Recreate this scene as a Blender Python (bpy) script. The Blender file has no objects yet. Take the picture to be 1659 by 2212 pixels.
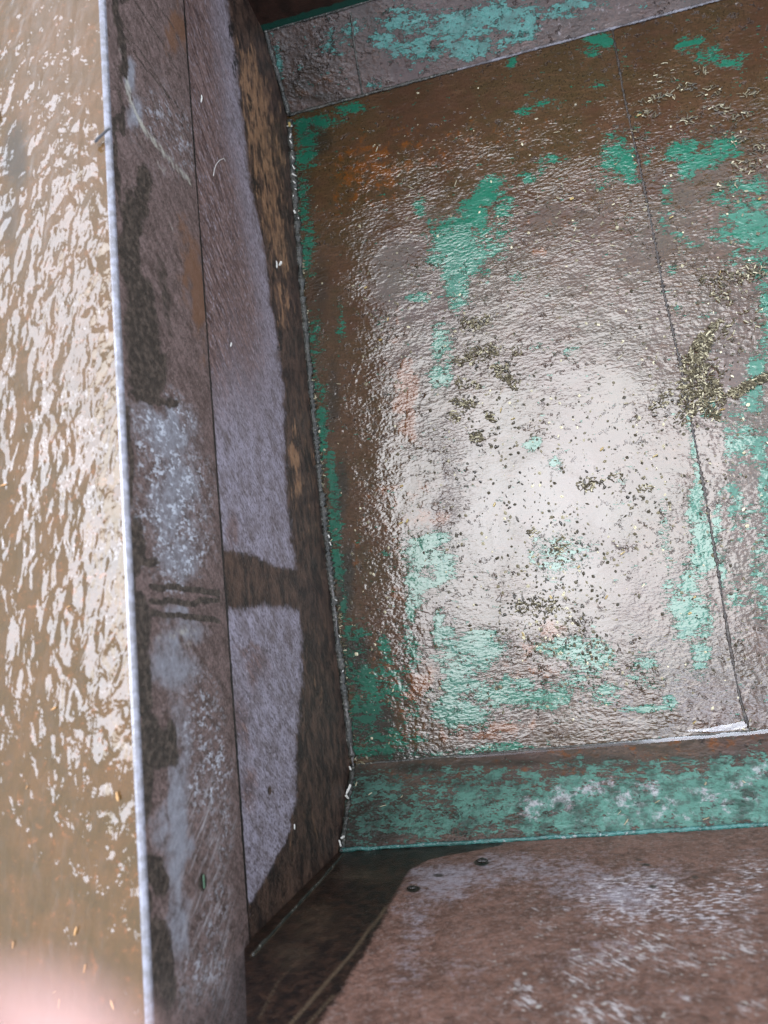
import bpy, bmesh, math, random
import numpy as np
from mathutils import Vector, Matrix

SC = bpy.context.scene
COL = SC.collection
rng = random.Random(7)
nr = np.random.RandomState(11)

# ------------------------------------------------------------------ camera
# world: Z up, camera lens at the origin, box floor one metre below it
M = np.array([[0.96883423, -0.10994523, -0.22197358],
              [-0.14730249, -0.97615896, -0.15942291],
              [-0.19915372, 0.18715163, -0.96193142]])     # rows: image right, image down, view direction
FPX, CX, CY = 1620.0, 829.5, 1106.0                          # calibration in a 1659 x 2212 frame
cam_d = bpy.data.cameras.new("camera")
cam_d.sensor_fit = 'VERTICAL'; cam_d.sensor_height = 36.0; cam_d.sensor_width = 27.0
cam_d.lens = FPX / 2212.0 * 36.0
cam_d.clip_start = 0.002; cam_d.clip_end = 200
cam_d.dof.use_dof = True
cam_d.dof.focus_distance = 0.92
cam_d.dof.aperture_fstop = 7.0
cam = bpy.data.objects.new("camera", cam_d); COL.objects.link(cam)
cam.matrix_world = Matrix((
    (M[0][0], -M[1][0], -M[2][0], 0), (M[0][1], -M[1][1], -M[2][1], 0),
    (M[0][2], -M[1][2], -M[2][2], 0), (0, 0, 0, 1)))
SC.camera = cam

# ------------------------------------------------------------------ daylight
SUN_DIR = Vector((-0.01, 0.15, 1.0)).normalized()
EXPOSURE = 2.05
SKY_LOW = .78      # general level of the cloud deck
world = bpy.data.worlds.new("World"); SC.world = world; world.use_nodes = True
wt = world.node_tree; wt.nodes.clear()
wo = wt.nodes.new('ShaderNodeOutputWorld'); wb = wt.nodes.new('ShaderNodeBackground')
sky = wt.nodes.new('ShaderNodeTexSky'); sky.sky_type = 'NISHITA'; sky.sun_disc = False
sky.sun_elevation = math.asin(SUN_DIR.z); sky.sun_rotation = math.atan2(SUN_DIR.x, SUN_DIR.y)
wtc = wt.nodes.new('ShaderNodeTexCoord')
wn = wt.nodes.new('ShaderNodeTexNoise'); wn.inputs['Scale'].default_value = 3.2; wn.inputs['Detail'].default_value = 4
wr = wt.nodes.new('ShaderNodeValToRGB')
wr.color_ramp.elements[0].position = 0.30; wr.color_ramp.elements[0].color = (4.3, 4.7, 5.8, 1)
wr.color_ramp.elements[1].position = 0.66; wr.color_ramp.elements[1].color = (8.4, 9.0, 10.3, 1)
wm = wt.nodes.new('ShaderNodeMixRGB'); wm.inputs['Fac'].default_value = 0.88
# overcast: a dull cloud deck with bright patches added for floor glare, rail glints and puddle (direction, outer and inner radius in degrees, level)
LOBES = [((.17, .17, 1), 18, 6, .72), ((-.05, .14, 1), 10, 3.5, .65), ((-.45, .10, 1), 12, 10.5, 4.3), ((-.52, .52, 1), 13, 10.5, 3.4), ((.17, -.20, 1), 6.5, 4.5, 3.2)]
wk = wt.nodes.new('ShaderNodeMixRGB'); wk.blend_type = 'MULTIPLY'; wk.inputs['Fac'].default_value = 1
acc = None
for dv, ro, ri, lv in LOBES:
    wd = wt.nodes.new('ShaderNodeVectorMath'); wd.operation = 'DOT_PRODUCT'; wd.inputs[1].default_value = Vector(dv).normalized()
    wg = wt.nodes.new('ShaderNodeMapRange'); wg.interpolation_type = 'SMOOTHSTEP'
    wg.inputs['From Min'].default_value = math.cos(math.radians(ro)); wg.inputs['From Max'].default_value = math.cos(math.radians(ri))
    wg.inputs['To Min'].default_value = 0; wg.inputs['To Max'].default_value = lv
    wa = wt.nodes.new('ShaderNodeMath'); wa.operation = 'ADD'; wa.inputs[1].default_value = SKY_LOW
    wt.links.new(wtc.outputs['Generated'], wd.inputs[0]); wt.links.new(wd.outputs['Value'], wg.inputs['Value']); wt.links.new(wg.outputs['Result'], wa.inputs[0])
    if acc is not None: wt.links.new(acc, wa.inputs[1])
    acc = wa.outputs[0]
# below the horizon: dull ground instead of cloud
wz = wt.nodes.new('ShaderNodeSeparateXYZ'); wh = wt.nodes.new('ShaderNodeMapRange'); wq = wt.nodes.new('ShaderNodeMath'); wq.operation = 'MULTIPLY'
wh.inputs['From Min'].default_value = -.08; wh.inputs['From Max'].default_value = .06; wh.inputs['To Min'].default_value = .13
wt.links.new(wtc.outputs['Generated'], wz.inputs[0]); wt.links.new(wz.outputs['Z'], wh.inputs['Value'])
wt.links.new(acc, wq.inputs[0]); wt.links.new(wh.outputs['Result'], wq.inputs[1])
wt.links.new(wr.outputs['Color'], wk.inputs['Color1']); wt.links.new(wq.outputs[0], wk.inputs['Color2'])
wt.links.new(sky.outputs['Color'], wm.inputs['Color1']); wt.links.new(wk.outputs['Color'], wm.inputs['Color2'])
wt.links.new(wm.outputs['Color'], wb.inputs['Color']); wt.links.new(wb.outputs['Background'], wo.inputs['Surface'])
wb.inputs['Strength'].default_value = 0.12

sun_d = bpy.data.lights.new("sun", 'SUN'); sun_d.energy = 0.5; sun_d.angle = math.radians(29)
sun_d.color = (1.0, 0.99, 0.975)
sun = bpy.data.objects.new("sun", sun_d); COL.objects.link(sun)
sun.rotation_euler = (-SUN_DIR).to_track_quat('-Z', 'Y').to_euler()
SC.view_settings.view_transform = 'Standard'
SC.view_settings.look = 'None'
SC.view_settings.exposure = EXPOSURE
SC.view_settings.gamma = 1
SC.view_settings.use_curve_mapping = False

# ------------------------------------------------------------------ measuring helpers
def ray(x, y):
    return M.T @ np.array([x - CX, y - CY, FPX])
def on_z(x, y, z=-1.0):
    d = ray(x, y); return d * (z / d[2])
def on_x(x, y, X):
    d = ray(x, y); return d * (X / d[0])
def on_y(x, y, Y):
    d = ray(x, y); return d * (Y / d[1])

XW = -0.2905      # side wall plane
YN, YF = -0.136, 0.845      # floor ends
HB = 0.0865        # bevel height
YNW, YFW = YN - HB, YF + HB * 0.9
ZF = -1.0
ZB = ZF + HB
ZR, ZT = -0.475, -0.637      # rail top, rail foot
XR = XW + 0.004

def hsh(ix, iy, s):
    n = (ix * 374761393 + iy * 668265263 + s * 1442695041) & 0x7fffffff
    n = ((n ^ (n >> 13)) * 1274126177) & 0x7fffffff
    return ((n ^ (n >> 16)) & 0xffff) / 65535.0
def vnoise(x, y, s=0):
    x = np.asarray(x, float); y = np.asarray(y, float)
    ix = np.floor(x).astype(np.int64); iy = np.floor(y).astype(np.int64)
    fx = x - ix; fy = y - iy
    fx = fx * fx * (3 - 2 * fx); fy = fy * fy * (3 - 2 * fy)
    a = hsh(ix, iy, s); b = hsh(ix + 1, iy, s); c = hsh(ix, iy + 1, s); d = hsh(ix + 1, iy + 1, s)
    return (a * (1 - fx) + b * fx) * (1 - fy) + (c * (1 - fx) + d * fx) * fy
def fbm(x, y, s=0, o=4):
    r = 0; a = 0.5; t = 0
    for i in range(o):
        r = r + a * vnoise(x * 2 ** i, y * 2 ** i, s + i * 17); t += a; a *= 0.55
    return r / t
def sst(a, b, x):
    t = np.clip((x - a) / (b - a), 0, 1); return t * t * (3 - 2 * t)

# ------------------------------------------------------------------ node helper
class N:
    def __init__(s, name):
        s.mat = bpy.data.materials.new(name); s.mat.use_nodes = True
        s.t = s.mat.node_tree; s.t.nodes.clear()
        s.out = s.t.nodes.new('ShaderNodeOutputMaterial')
        s.tc = s.t.nodes.new('ShaderNodeTexCoord')
    def _set(s, sock, v):
        if v is None: return
        if hasattr(v, 'is_output'): s.t.links.new(v, sock)
        else:
            if isinstance(v, tuple) and len(v) == 3 and sock.type == 'RGBA': v = v + (1,)
            sock.default_value = v
    def co(s, scale=(1, 1, 1), rot=(0, 0, 0)):
        src = s.tc.outputs['Object']
        if any(rot):
            t = s.t.nodes.new('ShaderNodeMapping'); t.inputs['Rotation'].default_value = rot
            s.t.links.new(src, t.inputs['Vector']); src = t.outputs[0]
        m = s.t.nodes.new('ShaderNodeMapping'); m.inputs['Scale'].default_value = scale
        s.t.links.new(src, m.inputs['Vector']); return m.outputs[0]
    def noise(s, scale, detail=3, rough=.55, v=None, dist=0):
        n = s.t.nodes.new('ShaderNodeTexNoise')
        s.t.links.new(v if v is not None else s.tc.outputs['Object'], n.inputs['Vector'])
        n.inputs['Scale'].default_value = scale; n.inputs['Detail'].default_value = detail
        n.inputs['Roughness'].default_value = rough; n.inputs['Distortion'].default_value = dist
        return n.outputs['Fac']
    def vor(s, scale, v=None, feat='F1', rnd=1):
        n = s.t.nodes.new('ShaderNodeTexVoronoi'); n.feature = feat
        s.t.links.new(v if v is not None else s.tc.outputs['Object'], n.inputs['Vector'])
        n.inputs['Scale'].default_value = scale; n.inputs['Randomness'].default_value = rnd
        return n
    def attr(s, name):
        n = s.t.nodes.new('ShaderNodeAttribute'); n.attribute_name = name; return n.outputs['Fac']
    def m(s, op, a, b=None, c=None, clamp=False):
        n = s.t.nodes.new('ShaderNodeMath'); n.operation = op; n.use_clamp = clamp
        s._set(n.inputs[0], a); s._set(n.inputs[1], b); s._set(n.inputs[2], c); return n.outputs[0]
    def add(s, a, b): return s.m('ADD', a, b)
    def mul(s, a, b): return s.m('MULTIPLY', a, b)
    def sub(s, a, b): return s.m('SUBTRACT', a, b)
    def ss(s, x, lo, hi, o0=0., o1=1.):
        n = s.t.nodes.new('ShaderNodeMapRange'); n.interpolation_type = 'SMOOTHSTEP'
        s._set(n.inputs['Value'], x); n.inputs['From Min'].default_value = lo; n.inputs['From Max'].default_value = hi
        n.inputs['To Min'].default_value = o0; n.inputs['To Max'].default_value = o1; return n.outputs[0]
    def mix(s, f, a, b, mode='MIX'):
        n = s.t.nodes.new('ShaderNodeMixRGB'); n.blend_type = mode
        s._set(n.inputs[0], f); s._set(n.inputs[1], a); s._set(n.inputs[2], b); return n.outputs[0]
    def lerp(s, f, a, b):
        return s.add(s.mul(s.sub(1.0, f), a), s.mul(f, b))
    def bump(s, h, strength=1., dist=.001, normal=None):
        n = s.t.nodes.new('ShaderNodeBump'); s._set(n.inputs['Height'], h); s._set(n.inputs['Strength'], strength)
        n.inputs['Distance'].default_value = dist
        if normal is not None: s.t.links.new(normal, n.inputs['Normal'])
        return n.outputs[0]
    def bsdf(s, **k):
        n = s.t.nodes.new('ShaderNodeBsdfPrincipled')
        for a, v in k.items(): s._set(n.inputs[a.replace('_', ' ')], v)
        return n
    def done(s, n):
        s.t.links.new(n.outputs[0], s.out.inputs['Surface']); return s.mat

def P(name, col, rough=.5, var=0., scale=300, ior=1.5, bump=0., subsurf=0):
    n = N(name)
    c = col
    if var: c = n.mix(n.noise(scale, 3), tuple(x * (1 - var) for x in col), tuple(min(1, x * (1 + var)) for x in col))
    b = n.bsdf(Base_Color=c, Roughness=rough, IOR=ior)
    if bump: n.t.links.new(n.bump(n.noise(scale, 4), 1., bump), b.inputs['Normal'])
    if subsurf:
        b.inputs['Subsurface Weight'].default_value = subsurf; b.inputs['Subsurface Radius'].default_value = (.006, .002, .001)
    return n.done(b)

# ------------------------------------------------------------------ materials
def rust_paint(name, rust_a, rust_b, green, bump_d, wavy, rough_wet=.34, paint_rough=.26, ior=1.5, pool_ior=1.5, mottle=0.):
    """flaking teal paint over rust, wet; attributes: green, orange, grime, pool, pale, ripple"""
    n = N(name)
    g, o, k, p, pl, rp = (n.attr(a) for a in ('green', 'orange', 'grime', 'pool', 'pale', 'ripple'))
    wav = n.co(wavy)
    lo = n.noise(11, 4, .6); mid = n.noise(60, 5, .65, wav); fine = n.noise(300, 5, .75); streak = n.noise(120, 4, .7, n.co((.28, 1.3, 1), (0, 0, .18)))
    col = n.mix(n.ss(n.add(n.mul(lo, .55), n.mul(mid, .45)), .36, .64), rust_a, rust_b)
    col = n.mix(n.mul(n.ss(streak, .52, .72), .5), col, tuple(x * 1.9 for x in rust_b))
    col = n.mix(n.mul(n.ss(fine, .47, .64), .6), col, tuple(x * .28 for x in rust_a))
    col = n.mix(n.mul(n.ss(n.noise(560, 3), .58, .70), .6), col, (.085, .047, .022))
    col = n.mix(n.mul(n.ss(n.noise(7, 5, .7), .48, .62), .6), col, n.mix(mid, tuple(x * .55 for x in rust_a), (rust_b[0] * 1.05, rust_b[1] * .78, rust_b[2] * .9)))
    om = n.ss(n.add(o, n.mul(n.sub(n.noise(60, 6, .72), .5), 2.8)), .34, .80)
    col = n.mix(n.mul(om, .85), col, n.mix(fine, (.060, .019, .003), (.125, .040, .006)))
    col = n.mix(n.mul(n.ss(n.add(k, n.mul(n.sub(mid, .5), .7)), .25, .8), .85), col, n.mix(fine, (.006, .008, .005), (.022, .018, .012)))
    # paint film
    edge = n.add(n.add(n.mul(n.sub(n.noise(58, 4, .6, wav), .5), 2.2), n.mul(n.sub(n.noise(130, 3, .6, n.co((.45, 1.4, 1), (0, 0, .15))), .5), 2.3)), n.mul(n.sub(n.noise(390, 2, .6, n.co((.6, 1.2, 1), (0, 0, .15))), .5), 1.7))
    gm = n.ss(n.add(n.mul(g, 1.25), edge), .64, .70)
    dust = n.mul(n.ss(n.add(n.mul(g, .13), n.noise(240, 4, .75, n.co((.6, 1.3, 1), (0, 0, .15)))), .615, .66), n.ss(g, .03, .25))
    gm = n.m('MAXIMUM', gm, n.mul(dust, .85))
    gcol = n.mix(n.noise(34, 4), green, tuple(x * 1.45 for x in green))
    gcol = n.mix(n.mul(n.ss(n.noise(260, 4, .65), .5, .72), .55), gcol, tuple(x * .45 for x in green))
    gcol = n.mix(n.mul(k, .6), gcol, tuple(x * .35 for x in green))
    halo = n.sub(n.ss(n.add(n.mul(g, 1.25), edge), .54, .64), gm)
    col = n.mix(n.mul(halo, .75), col, tuple(x * .45 for x in rust_b))
    col = n.mix(gm, col, gcol)
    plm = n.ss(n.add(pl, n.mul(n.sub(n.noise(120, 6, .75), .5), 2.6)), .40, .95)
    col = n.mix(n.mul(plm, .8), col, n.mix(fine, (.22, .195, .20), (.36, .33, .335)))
    pit = n.mul(n.ss(n.noise(95, 4, .65), .585, .64), n.ss(n.noise(13, 3), .47, .56))
    col = n.mix(n.mul(pit, .7), col, tuple(x * .35 for x in rust_b))
    if mottle:
        col = n.mix(n.mul(n.ss(n.noise(38, 6, .72), .46, .62), n.mul(gm, mottle)), col, (.016, .028, .020))
        col = n.mix(n.mul(n.ss(n.noise(150, 5, .75), .5, .62), mottle * .7), col, n.mix(fine, (.05, .042, .036), (.022, .018, .014)))
    # wet relief
    h1 = n.noise(225, 2.5, .5, wav); h2 = n.noise(430, 2, .5, wav); h3 = n.noise(80, 2, .5, wav)
    rough_h = n.add(n.add(n.mul(h1, 1.0), n.mul(h2, .22)), n.mul(h3, .6))
    calm = n.noise(46, 2, .4)
    amp = n.lerp(p, 1.0, .13)
    amp = n.mul(n.mul(amp, n.ss(n.noise(15, 4, .65), .36, .64, .40, 1.45)), n.add(.8, n.mul(rp, 1.2)))
    pit = n.mul(n.ss(n.noise(95, 4, .65), .585, .64), n.ss(n.noise(13, 3), .47, .56))
    rough_h = n.sub(rough_h, n.mul(pit, 1.5))
    h = n.add(n.add(n.mul(rough_h, amp), n.mul(gm, n.lerp(p, .45, .12))), n.mul(calm, .18))
    nb = n.bump(h, 1.0, bump_d)
    r = n.lerp(gm, rough_wet, paint_rough)
    r = n.add(r, n.mul(n.sub(n.noise(40, 5, .7, wav), .5), .22))
    r = n.m('MAXIMUM', n.lerp(p, r, .05), .04)
    r = n.add(r, n.mul(plm, .25))
    return n.done(n.bsdf(Base_Color=col, Roughness=r, IOR=n.lerp(p, ior, pool_ior), Normal=nb))

GREEN = (.0075, .064, .037)
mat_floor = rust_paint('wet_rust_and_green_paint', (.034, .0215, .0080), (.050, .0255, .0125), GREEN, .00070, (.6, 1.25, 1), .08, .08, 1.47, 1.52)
mat_bevel = rust_paint('damp_green_bevel', (.036, .027, .018), (.064, .043, .032), (.046, .108, .082), .0012, (.6, 1, 1), .42, .40, 1.45, 1.45, .75)
mat_bevel_far = rust_paint('sheeny_green_bevel', (.037, .0235, .017), (.068, .043, .034), (.034, .125, .104), .0014, (.7, 1, 1), .34, .30, 1.45, 1.45, .45)

def wall_mat():
    n = N('dry_and_wet_wall_rust')
    w, o, k, br = n.attr('wet'), n.attr('orange'), n.attr('grime'), n.attr('brown')
    diag = n.co((1, .22, 1.5), (math.radians(-52), 0, 0))
    st = n.noise(170, 5, .72, diag); fine = n.noise(400, 4, .75, n.co((1, .5, 1), (math.radians(-52), 0, 0))); lo = n.noise(9, 4); mid = n.noise(45, 5, .6)
    dry = n.mix(n.ss(n.add(n.mul(st, .5), n.mul(mid, .5)), .36, .62), (.13, .105, .105), (.29, .265, .305))
    fib = n.ss(st, .35, .65)
    dry = n.mix(n.ss(n.add(br, n.mul(n.sub(n.add(n.mul(st, .6), n.mul(mid, .4)), .5), 1.5)), .3, .9), dry, n.mix(fib, (.050, .026, .020), (.20, .130, .112)))
    dry = n.mix(n.mul(n.ss(fine, .47, .62), .7), dry, (.042, .026, .023))
    dry = n.mix(n.mul(n.ss(n.noise(400, 4, .75, n.co((1, .3, 1), (math.radians(-52), 0, 0))), .55, .66), .7), dry, (.36, .33, .36))
    wet = n.mix(n.ss(n.noise(70, 6, .76, n.co((1, .55, 1))), .38, .66), (.012, .008, .0065), (.085, .049, .033))
    wet = n.mix(n.mul(n.ss(n.noise(330, 5, .75), .55, .68), .7), wet, (.105, .070, .046))
    om = n.ss(n.add(o, n.mul(n.sub(n.noise(95, 7, .75, n.co((1, .35, 1))), .5), 3.0)), .45, .95)
    wet = n.mix(n.mul(om, .9), wet, n.mix(n.noise(110, 5), (.14, .056, .022), (.36, .22, .12)))
    wm = n.ss(n.add(w, n.add(n.mul(n.sub(n.noise(300, 4, .7), .5), .75), n.mul(n.sub(n.noise(60, 4, .6), .5), .9))), .28, .72)
    col = n.mix(wm, dry, wet)
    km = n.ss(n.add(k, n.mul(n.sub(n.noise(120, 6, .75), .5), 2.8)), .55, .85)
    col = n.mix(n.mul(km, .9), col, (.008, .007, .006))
    h = n.add(n.noise(330, 4, .65), n.mul(st, .6))
    nb = n.bump(h, .9, .0014)
    return n.done(n.bsdf(Base_Color=col, Roughness=n.lerp(wm, .52, .42), IOR=1.45, Normal=nb))
mat_wall = wall_mat()

def rail_face_mat():
    n = N('rail_face_limed_rust')
    w, s1, sp, o, gr, cr = n.attr('wet'), n.attr('streak'), n.attr('fleck'), n.attr('orange'), n.attr('grey'), n.attr('cream')
    diag = n.co((1, .25, 1.4), (math.radians(-50), 0, 0))
    diag2 = n.co((1, .22, 1.5), (math.radians(-125), 0, 0))
    st = n.noise(130, 5, .7, diag); st2 = n.noise(140, 5, .72, diag2); mid = n.noise(80, 6, .75); fine = n.noise(380, 5, .75)
    base = n.mix(n.ss(n.add(n.mul(mid, .55), n.mul(st, .45)), .36, .64), (.055, .035, .027), (.165, .112, .098))
    base = n.mix(n.mul(n.ss(fine, .47, .63), .65), base, (.022, .014, .010))
    base = n.mix(n.mul(n.ss(n.noise(360, 5, .75), .54, .66), .5), base, (.26, .20, .18))
    om = n.ss(n.add(o, n.mul(n.sub(n.noise(60, 5, .7), .5), 1.3)), .4, .8)
    base = n.mix(n.mul(om, .7), base, (.13, .058, .024))
    gm = n.ss(n.add(gr, n.mul(n.sub(mid, .5), 1.0)), .25, .85)
    base = n.mix(gm, base, n.mix(n.noise(160, 5), (.10, .095, .10), (.26, .26, .28)))
    v = n.vor(300, n.co((1, 1.0, .62)))
    cell = n.m('MULTIPLY', n.ss(v.outputs['Distance'], .22, .5, 1., 0.), n.ss(v.outputs['Color'], .25, .45))
    fl = n.mul(n.m('MAXIMUM', n.mul(n.ss(n.noise(330, 4, .65, n.co((1, .9, .55))), .50, .60), n.ss(n.noise(70, 4), .36, .6)), n.mul(cell, n.ss(n.noise(90, 3), .5, .7))), sp)
    base = n.mix(n.m('MINIMUM', n.mul(fl, 1.2), .95), base, (.42, .44, .47))
    sm = n.mul(n.ss(n.add(n.mul(st2, .7), n.mul(fine, .3)), .5, .62), s1)
    base = n.mix(n.mul(sm, .75), base, (.36, .335, .33))
    cm = n.ss(n.add(n.mul(cr, .8), n.add(n.mul(n.sub(n.noise(170, 6, .75), .5), 2.2), n.mul(n.sub(st, .5), 1.6))), .45, 1.1)
    base = n.mix(n.mul(cm, .7), base, (.38, .37, .30))
    wm = n.ss(n.add(w, n.mul(n.sub(n.noise(170, 5, .65), .5), .5)), .40, .62)
    base = n.mix(wm, base, n.mix(n.ss(n.noise(200, 4, .7), .4, .7), (.026, .020, .0155), (.085, .063, .048)))
    nb = n.bump(n.add(n.noise(420, 4, .6), n.mul(mid, .6)), .8, .0014)
    return n.done(n.bsdf(Base_Color=base, Roughness=n.lerp(wm, .55, .4), IOR=1.45, Normal=nb))
mat_rail_face = rail_face_mat()

def rail_top_mat():
    n = N('rail_top_wet_brown')
    pe, fl, dk = n.attr('peach_sheen'), n.attr('calm'), n.attr('grime')
    mid = n.noise(42, 4, .6); fine = n.noise(380, 4, .65)
    col = n.mix(n.ss(mid, .35, .65), (.056, .032, .0085), (.076, .039, .0115))
    col = n.mix(n.mul(n.ss(n.noise(150, 5, .7), .56, .72), .6), col, (.18, .065, .02))
    col = n.mix(n.mul(n.ss(fine, .52, .75), .4), col, (.030, .021, .012))
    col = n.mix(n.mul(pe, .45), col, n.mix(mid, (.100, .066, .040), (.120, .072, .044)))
    col = n.mix(n.mul(n.ss(n.add(dk, n.mul(n.sub(mid, .5), .8)), .3, .8), .6), col, (.022, .022, .016))
    vb = n.co((1, .47, 1), (0, 0, .2))
    h0 = n.noise(45, 1, .4, vb); h1 = n.noise(100, 1.3, .45, vb, .25); h2 = n.noise(300, 1, .5, n.co((1, .7, 1), (0, 0, .2)))
    beads = n.add(n.add(n.mul(h0, .8), n.mul(h1, 1.1)), n.mul(h2, .12))
    nb = n.bump(n.mul(beads, n.sub(1.0, n.mul(fl, .75))), 1.0, .0027)
    return n.done(n.bsdf(Base_Color=col, Roughness=.025, IOR=1.46, Normal=nb))
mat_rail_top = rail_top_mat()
def rail_edge_mat():
    n = N('rail_edge_wet_highlight')
    col = n.mix(n.ss(n.noise(160, 4), .4, .65), (.11, .105, .11), (.17, .17, .195))  # pale tint paints the highlight along the rounded edge
    nb = n.bump(n.noise(140, 3, .5), 1., .00035)
    return n.done(n.bsdf(Base_Color=col, Roughness=.2, IOR=1.6, Normal=nb))
mat_rail_edge = rail_edge_mat()

def end_wall_mat():
    n = N('end_wall_scuffed_rust')
    w, bl, fk, sc, yl, cr = (n.attr(a) for a in ('wet', 'bloom', 'fleck', 'scuff', 'line', 'orange'))
    lo = n.noise(14, 4); mid = n.noise(75, 6, .75); fine = n.noise(290, 5, .75)
    col = n.mix(n.ss(n.add(n.mul(lo, .3), n.mul(mid, .7)), .38, .6), (.088, .043, .028), (.172, .090, .063))
    col = n.mix(n.mul(n.ss(fine, .49, .58), .5), col, (.034, .017, .012))
    col = n.mix(n.mul(n.ss(n.noise(250, 5, .75), .54, .62), .5), col, (.25, .195, .17))
    col = n.mix(n.mul(n.ss(n.add(cr, n.mul(n.sub(mid, .5), 1.)), .4, .8), .5), col, (.13, .052, .022))
    bm = n.ss(n.add(bl, n.mul(n.sub(n.noise(150, 6, .78), .5), 2.4)), .25, .95)
    col = n.mix(n.mul(bm, .8), col, n.mix(fine, (.19, .165, .175), (.35, .33, .36)))
    v = n.vor(210, n.co((.55, 1, 1.0)))
    cell = n.m('MULTIPLY', n.ss(v.outputs['Distance'], .2, .46, 1., 0.), n.ss(v.outputs['Color'], .3, .5))
    fm = n.mul(n.m('MAXIMUM', n.mul(cell, .8), n.ss(n.noise(230, 4, .65, n.co((.6, 1, 1.1))), .52, .60)), n.ss(n.add(fk, n.mul(n.sub(n.noise(60, 4), .5), 1.4)), .3, .75))
    col = n.mix(n.mul(fm, .85), col, (.46, .43, .43))
    stv = n.co((1.5, 1, .42), (0, math.radians(-35), 0))
    st = n.noise(190, 5, .7, stv)
    sm = n.mul(n.ss(st, .50, .60), n.ss(n.add(sc, n.mul(n.sub(n.noise(45, 5, .7), .5), 2.2)), .30, .75))
    col = n.mix(n.mul(sm, .8), col, (.42, .39, .37))
    chips = n.mul(n.ss(n.noise(190, 2, .4), .68, .74), n.ss(n.add(sc, .15), .1, .3))
    col = n.mix(n.mul(chips, .85), col, (.34, .32, .28))
    wet = n.mix(n.ss(n.noise(90, 5, .7), .38, .66), (.004, .0022, .0016), (.034, .0165, .0095))
    wet = n.mix(n.mul(n.ss(n.noise(480, 3), .62, .75), .55), wet, (.055, .036, .018))
    wet = n.mix(yl, wet, n.mix(fine, (.06, .040, .022), (.16, .112, .068)))
    wm = n.ss(n.add(w, n.mul(n.sub(n.noise(170, 4, .65), .5), .5)), .34, .66)
    col = n.mix(wm, col, wet)
    nb = n.bump(n.add(n.noise(320, 4, .65), n.mul(mid, .6)), .9, .0016)
    return n.done(n.bsdf(Base_Color=col, Roughness=n.lerp(wm, .5, .28), IOR=1.48, Normal=nb))
mat_end = end_wall_mat()

def dark_wall_mat():
    n = N('dark_wet_rust')
    mid = n.noise(40, 5, .65); fine = n.noise(450, 4, .6); g = n.attr('green')
    col = n.mix(n.ss(mid, .35, .65), (.012, .006, .0045), (.030, .013, .009))
    col = n.mix(n.mul(n.ss(fine, .58, .75), .6), col, (.05, .028, .014))
    gm = n.ss(n.add(g, n.mul(n.sub(n.noise(85, 5, .65), .5), .9)), .42, .56)
    col = n.mix(gm, col, (.006, .040, .028))
    return n.done(n.bsdf(Base_Color=col, Roughness=.35, Normal=n.bump(fine, .6, .001)))
mat_dark = dark_wall_mat()

def weld_mat(name, a, b, c, rough=.35):
    n = N(name)
    col = n.mix(n.ss(n.noise(60, 5, .7), .36, .62), a, b)
    col = n.mix(n.ss(n.noise(170, 4, .7), .58, .66), col, c)
    return n.done(n.bsdf(Base_Color=col, Roughness=rough, Normal=n.bump(n.noise(330, 4), 1., .002)))
mat_weld = weld_mat('grimy_weld', (.010, .012, .009), (.036, .034, .026), (.13, .125, .10))
mat_weld_pale = weld_mat('pale_weld', (.05, .046, .042), (.14, .13, .12), (.02, .016, .013))
mat_weld_green = weld_mat('paint_covered_weld', (.012, .055, .046), (.03, .115, .10), (.17, .19, .18))
mat_lip = weld_mat('silvery_lip', (.045, .04, .042), (.15, .145, .16), (.02, .016, .014), .3)
mat_crack = weld_mat('dark_seam', (.010, .007, .005), (.026, .018, .012), (.055, .048, .034))
mat_steel_back = P('plain_rust', (.03, .018, .013), .6, .4, 60)

def chaff_mat(name, a, b, rough=.45, wet=False):
    n = N(name)
    oi = n.t.nodes.new('ShaderNodeObjectInfo')
    f = n.noise(500, 3)
    fac = n.add(n.mul(oi.outputs['Random'], .75), n.mul(f, .25))
    return n.done(n.bsdf(Base_Color=n.mix(fac, a, b), Roughness=rough, Normal=n.bump(n.noise(900, 2), .6, .0006)))
mat_straw = chaff_mat('pale_straw', (.12, .095, .05), (.30, .27, .18), .4)
mat_gold = chaff_mat('golden_straw', (.20, .13, .03), (.34, .26, .10), .35)
mat_husk = chaff_mat('brown_husk', (.012, .010, .006), (.055, .044, .026), .25)
mat_white = chaff_mat('white_flake', (.34, .33, .29), (.50, .49, .44), .5)
mat_orange_straw = chaff_mat('orange_straw', (.30, .14, .04), (.42, .24, .09), .35)
mat_leaf = P('black_seed_coat', (.012, .011, .012), .3)
mat_clod = P('wet_dark_clod', (.009, .0075, .005), .2, .5, 300, bump=.002)
mat_green_bit = P('green_leaf_bit', (.03, .075, .035), .4, .4, 500)

def litter_mat():
    n = N('chaff_heap')
    v = n.attr('tone')
    col = n.mix(n.ss(v, .0, .55), (.035, .029, .017), (.13, .11, .065))
    col = n.mix(n.ss(v, .6, 1.0), col, (.42, .38, .25))
    return n.done(n.bsdf(Base_Color=col, Roughness=.28))
mat_litter = litter_mat()

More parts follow.
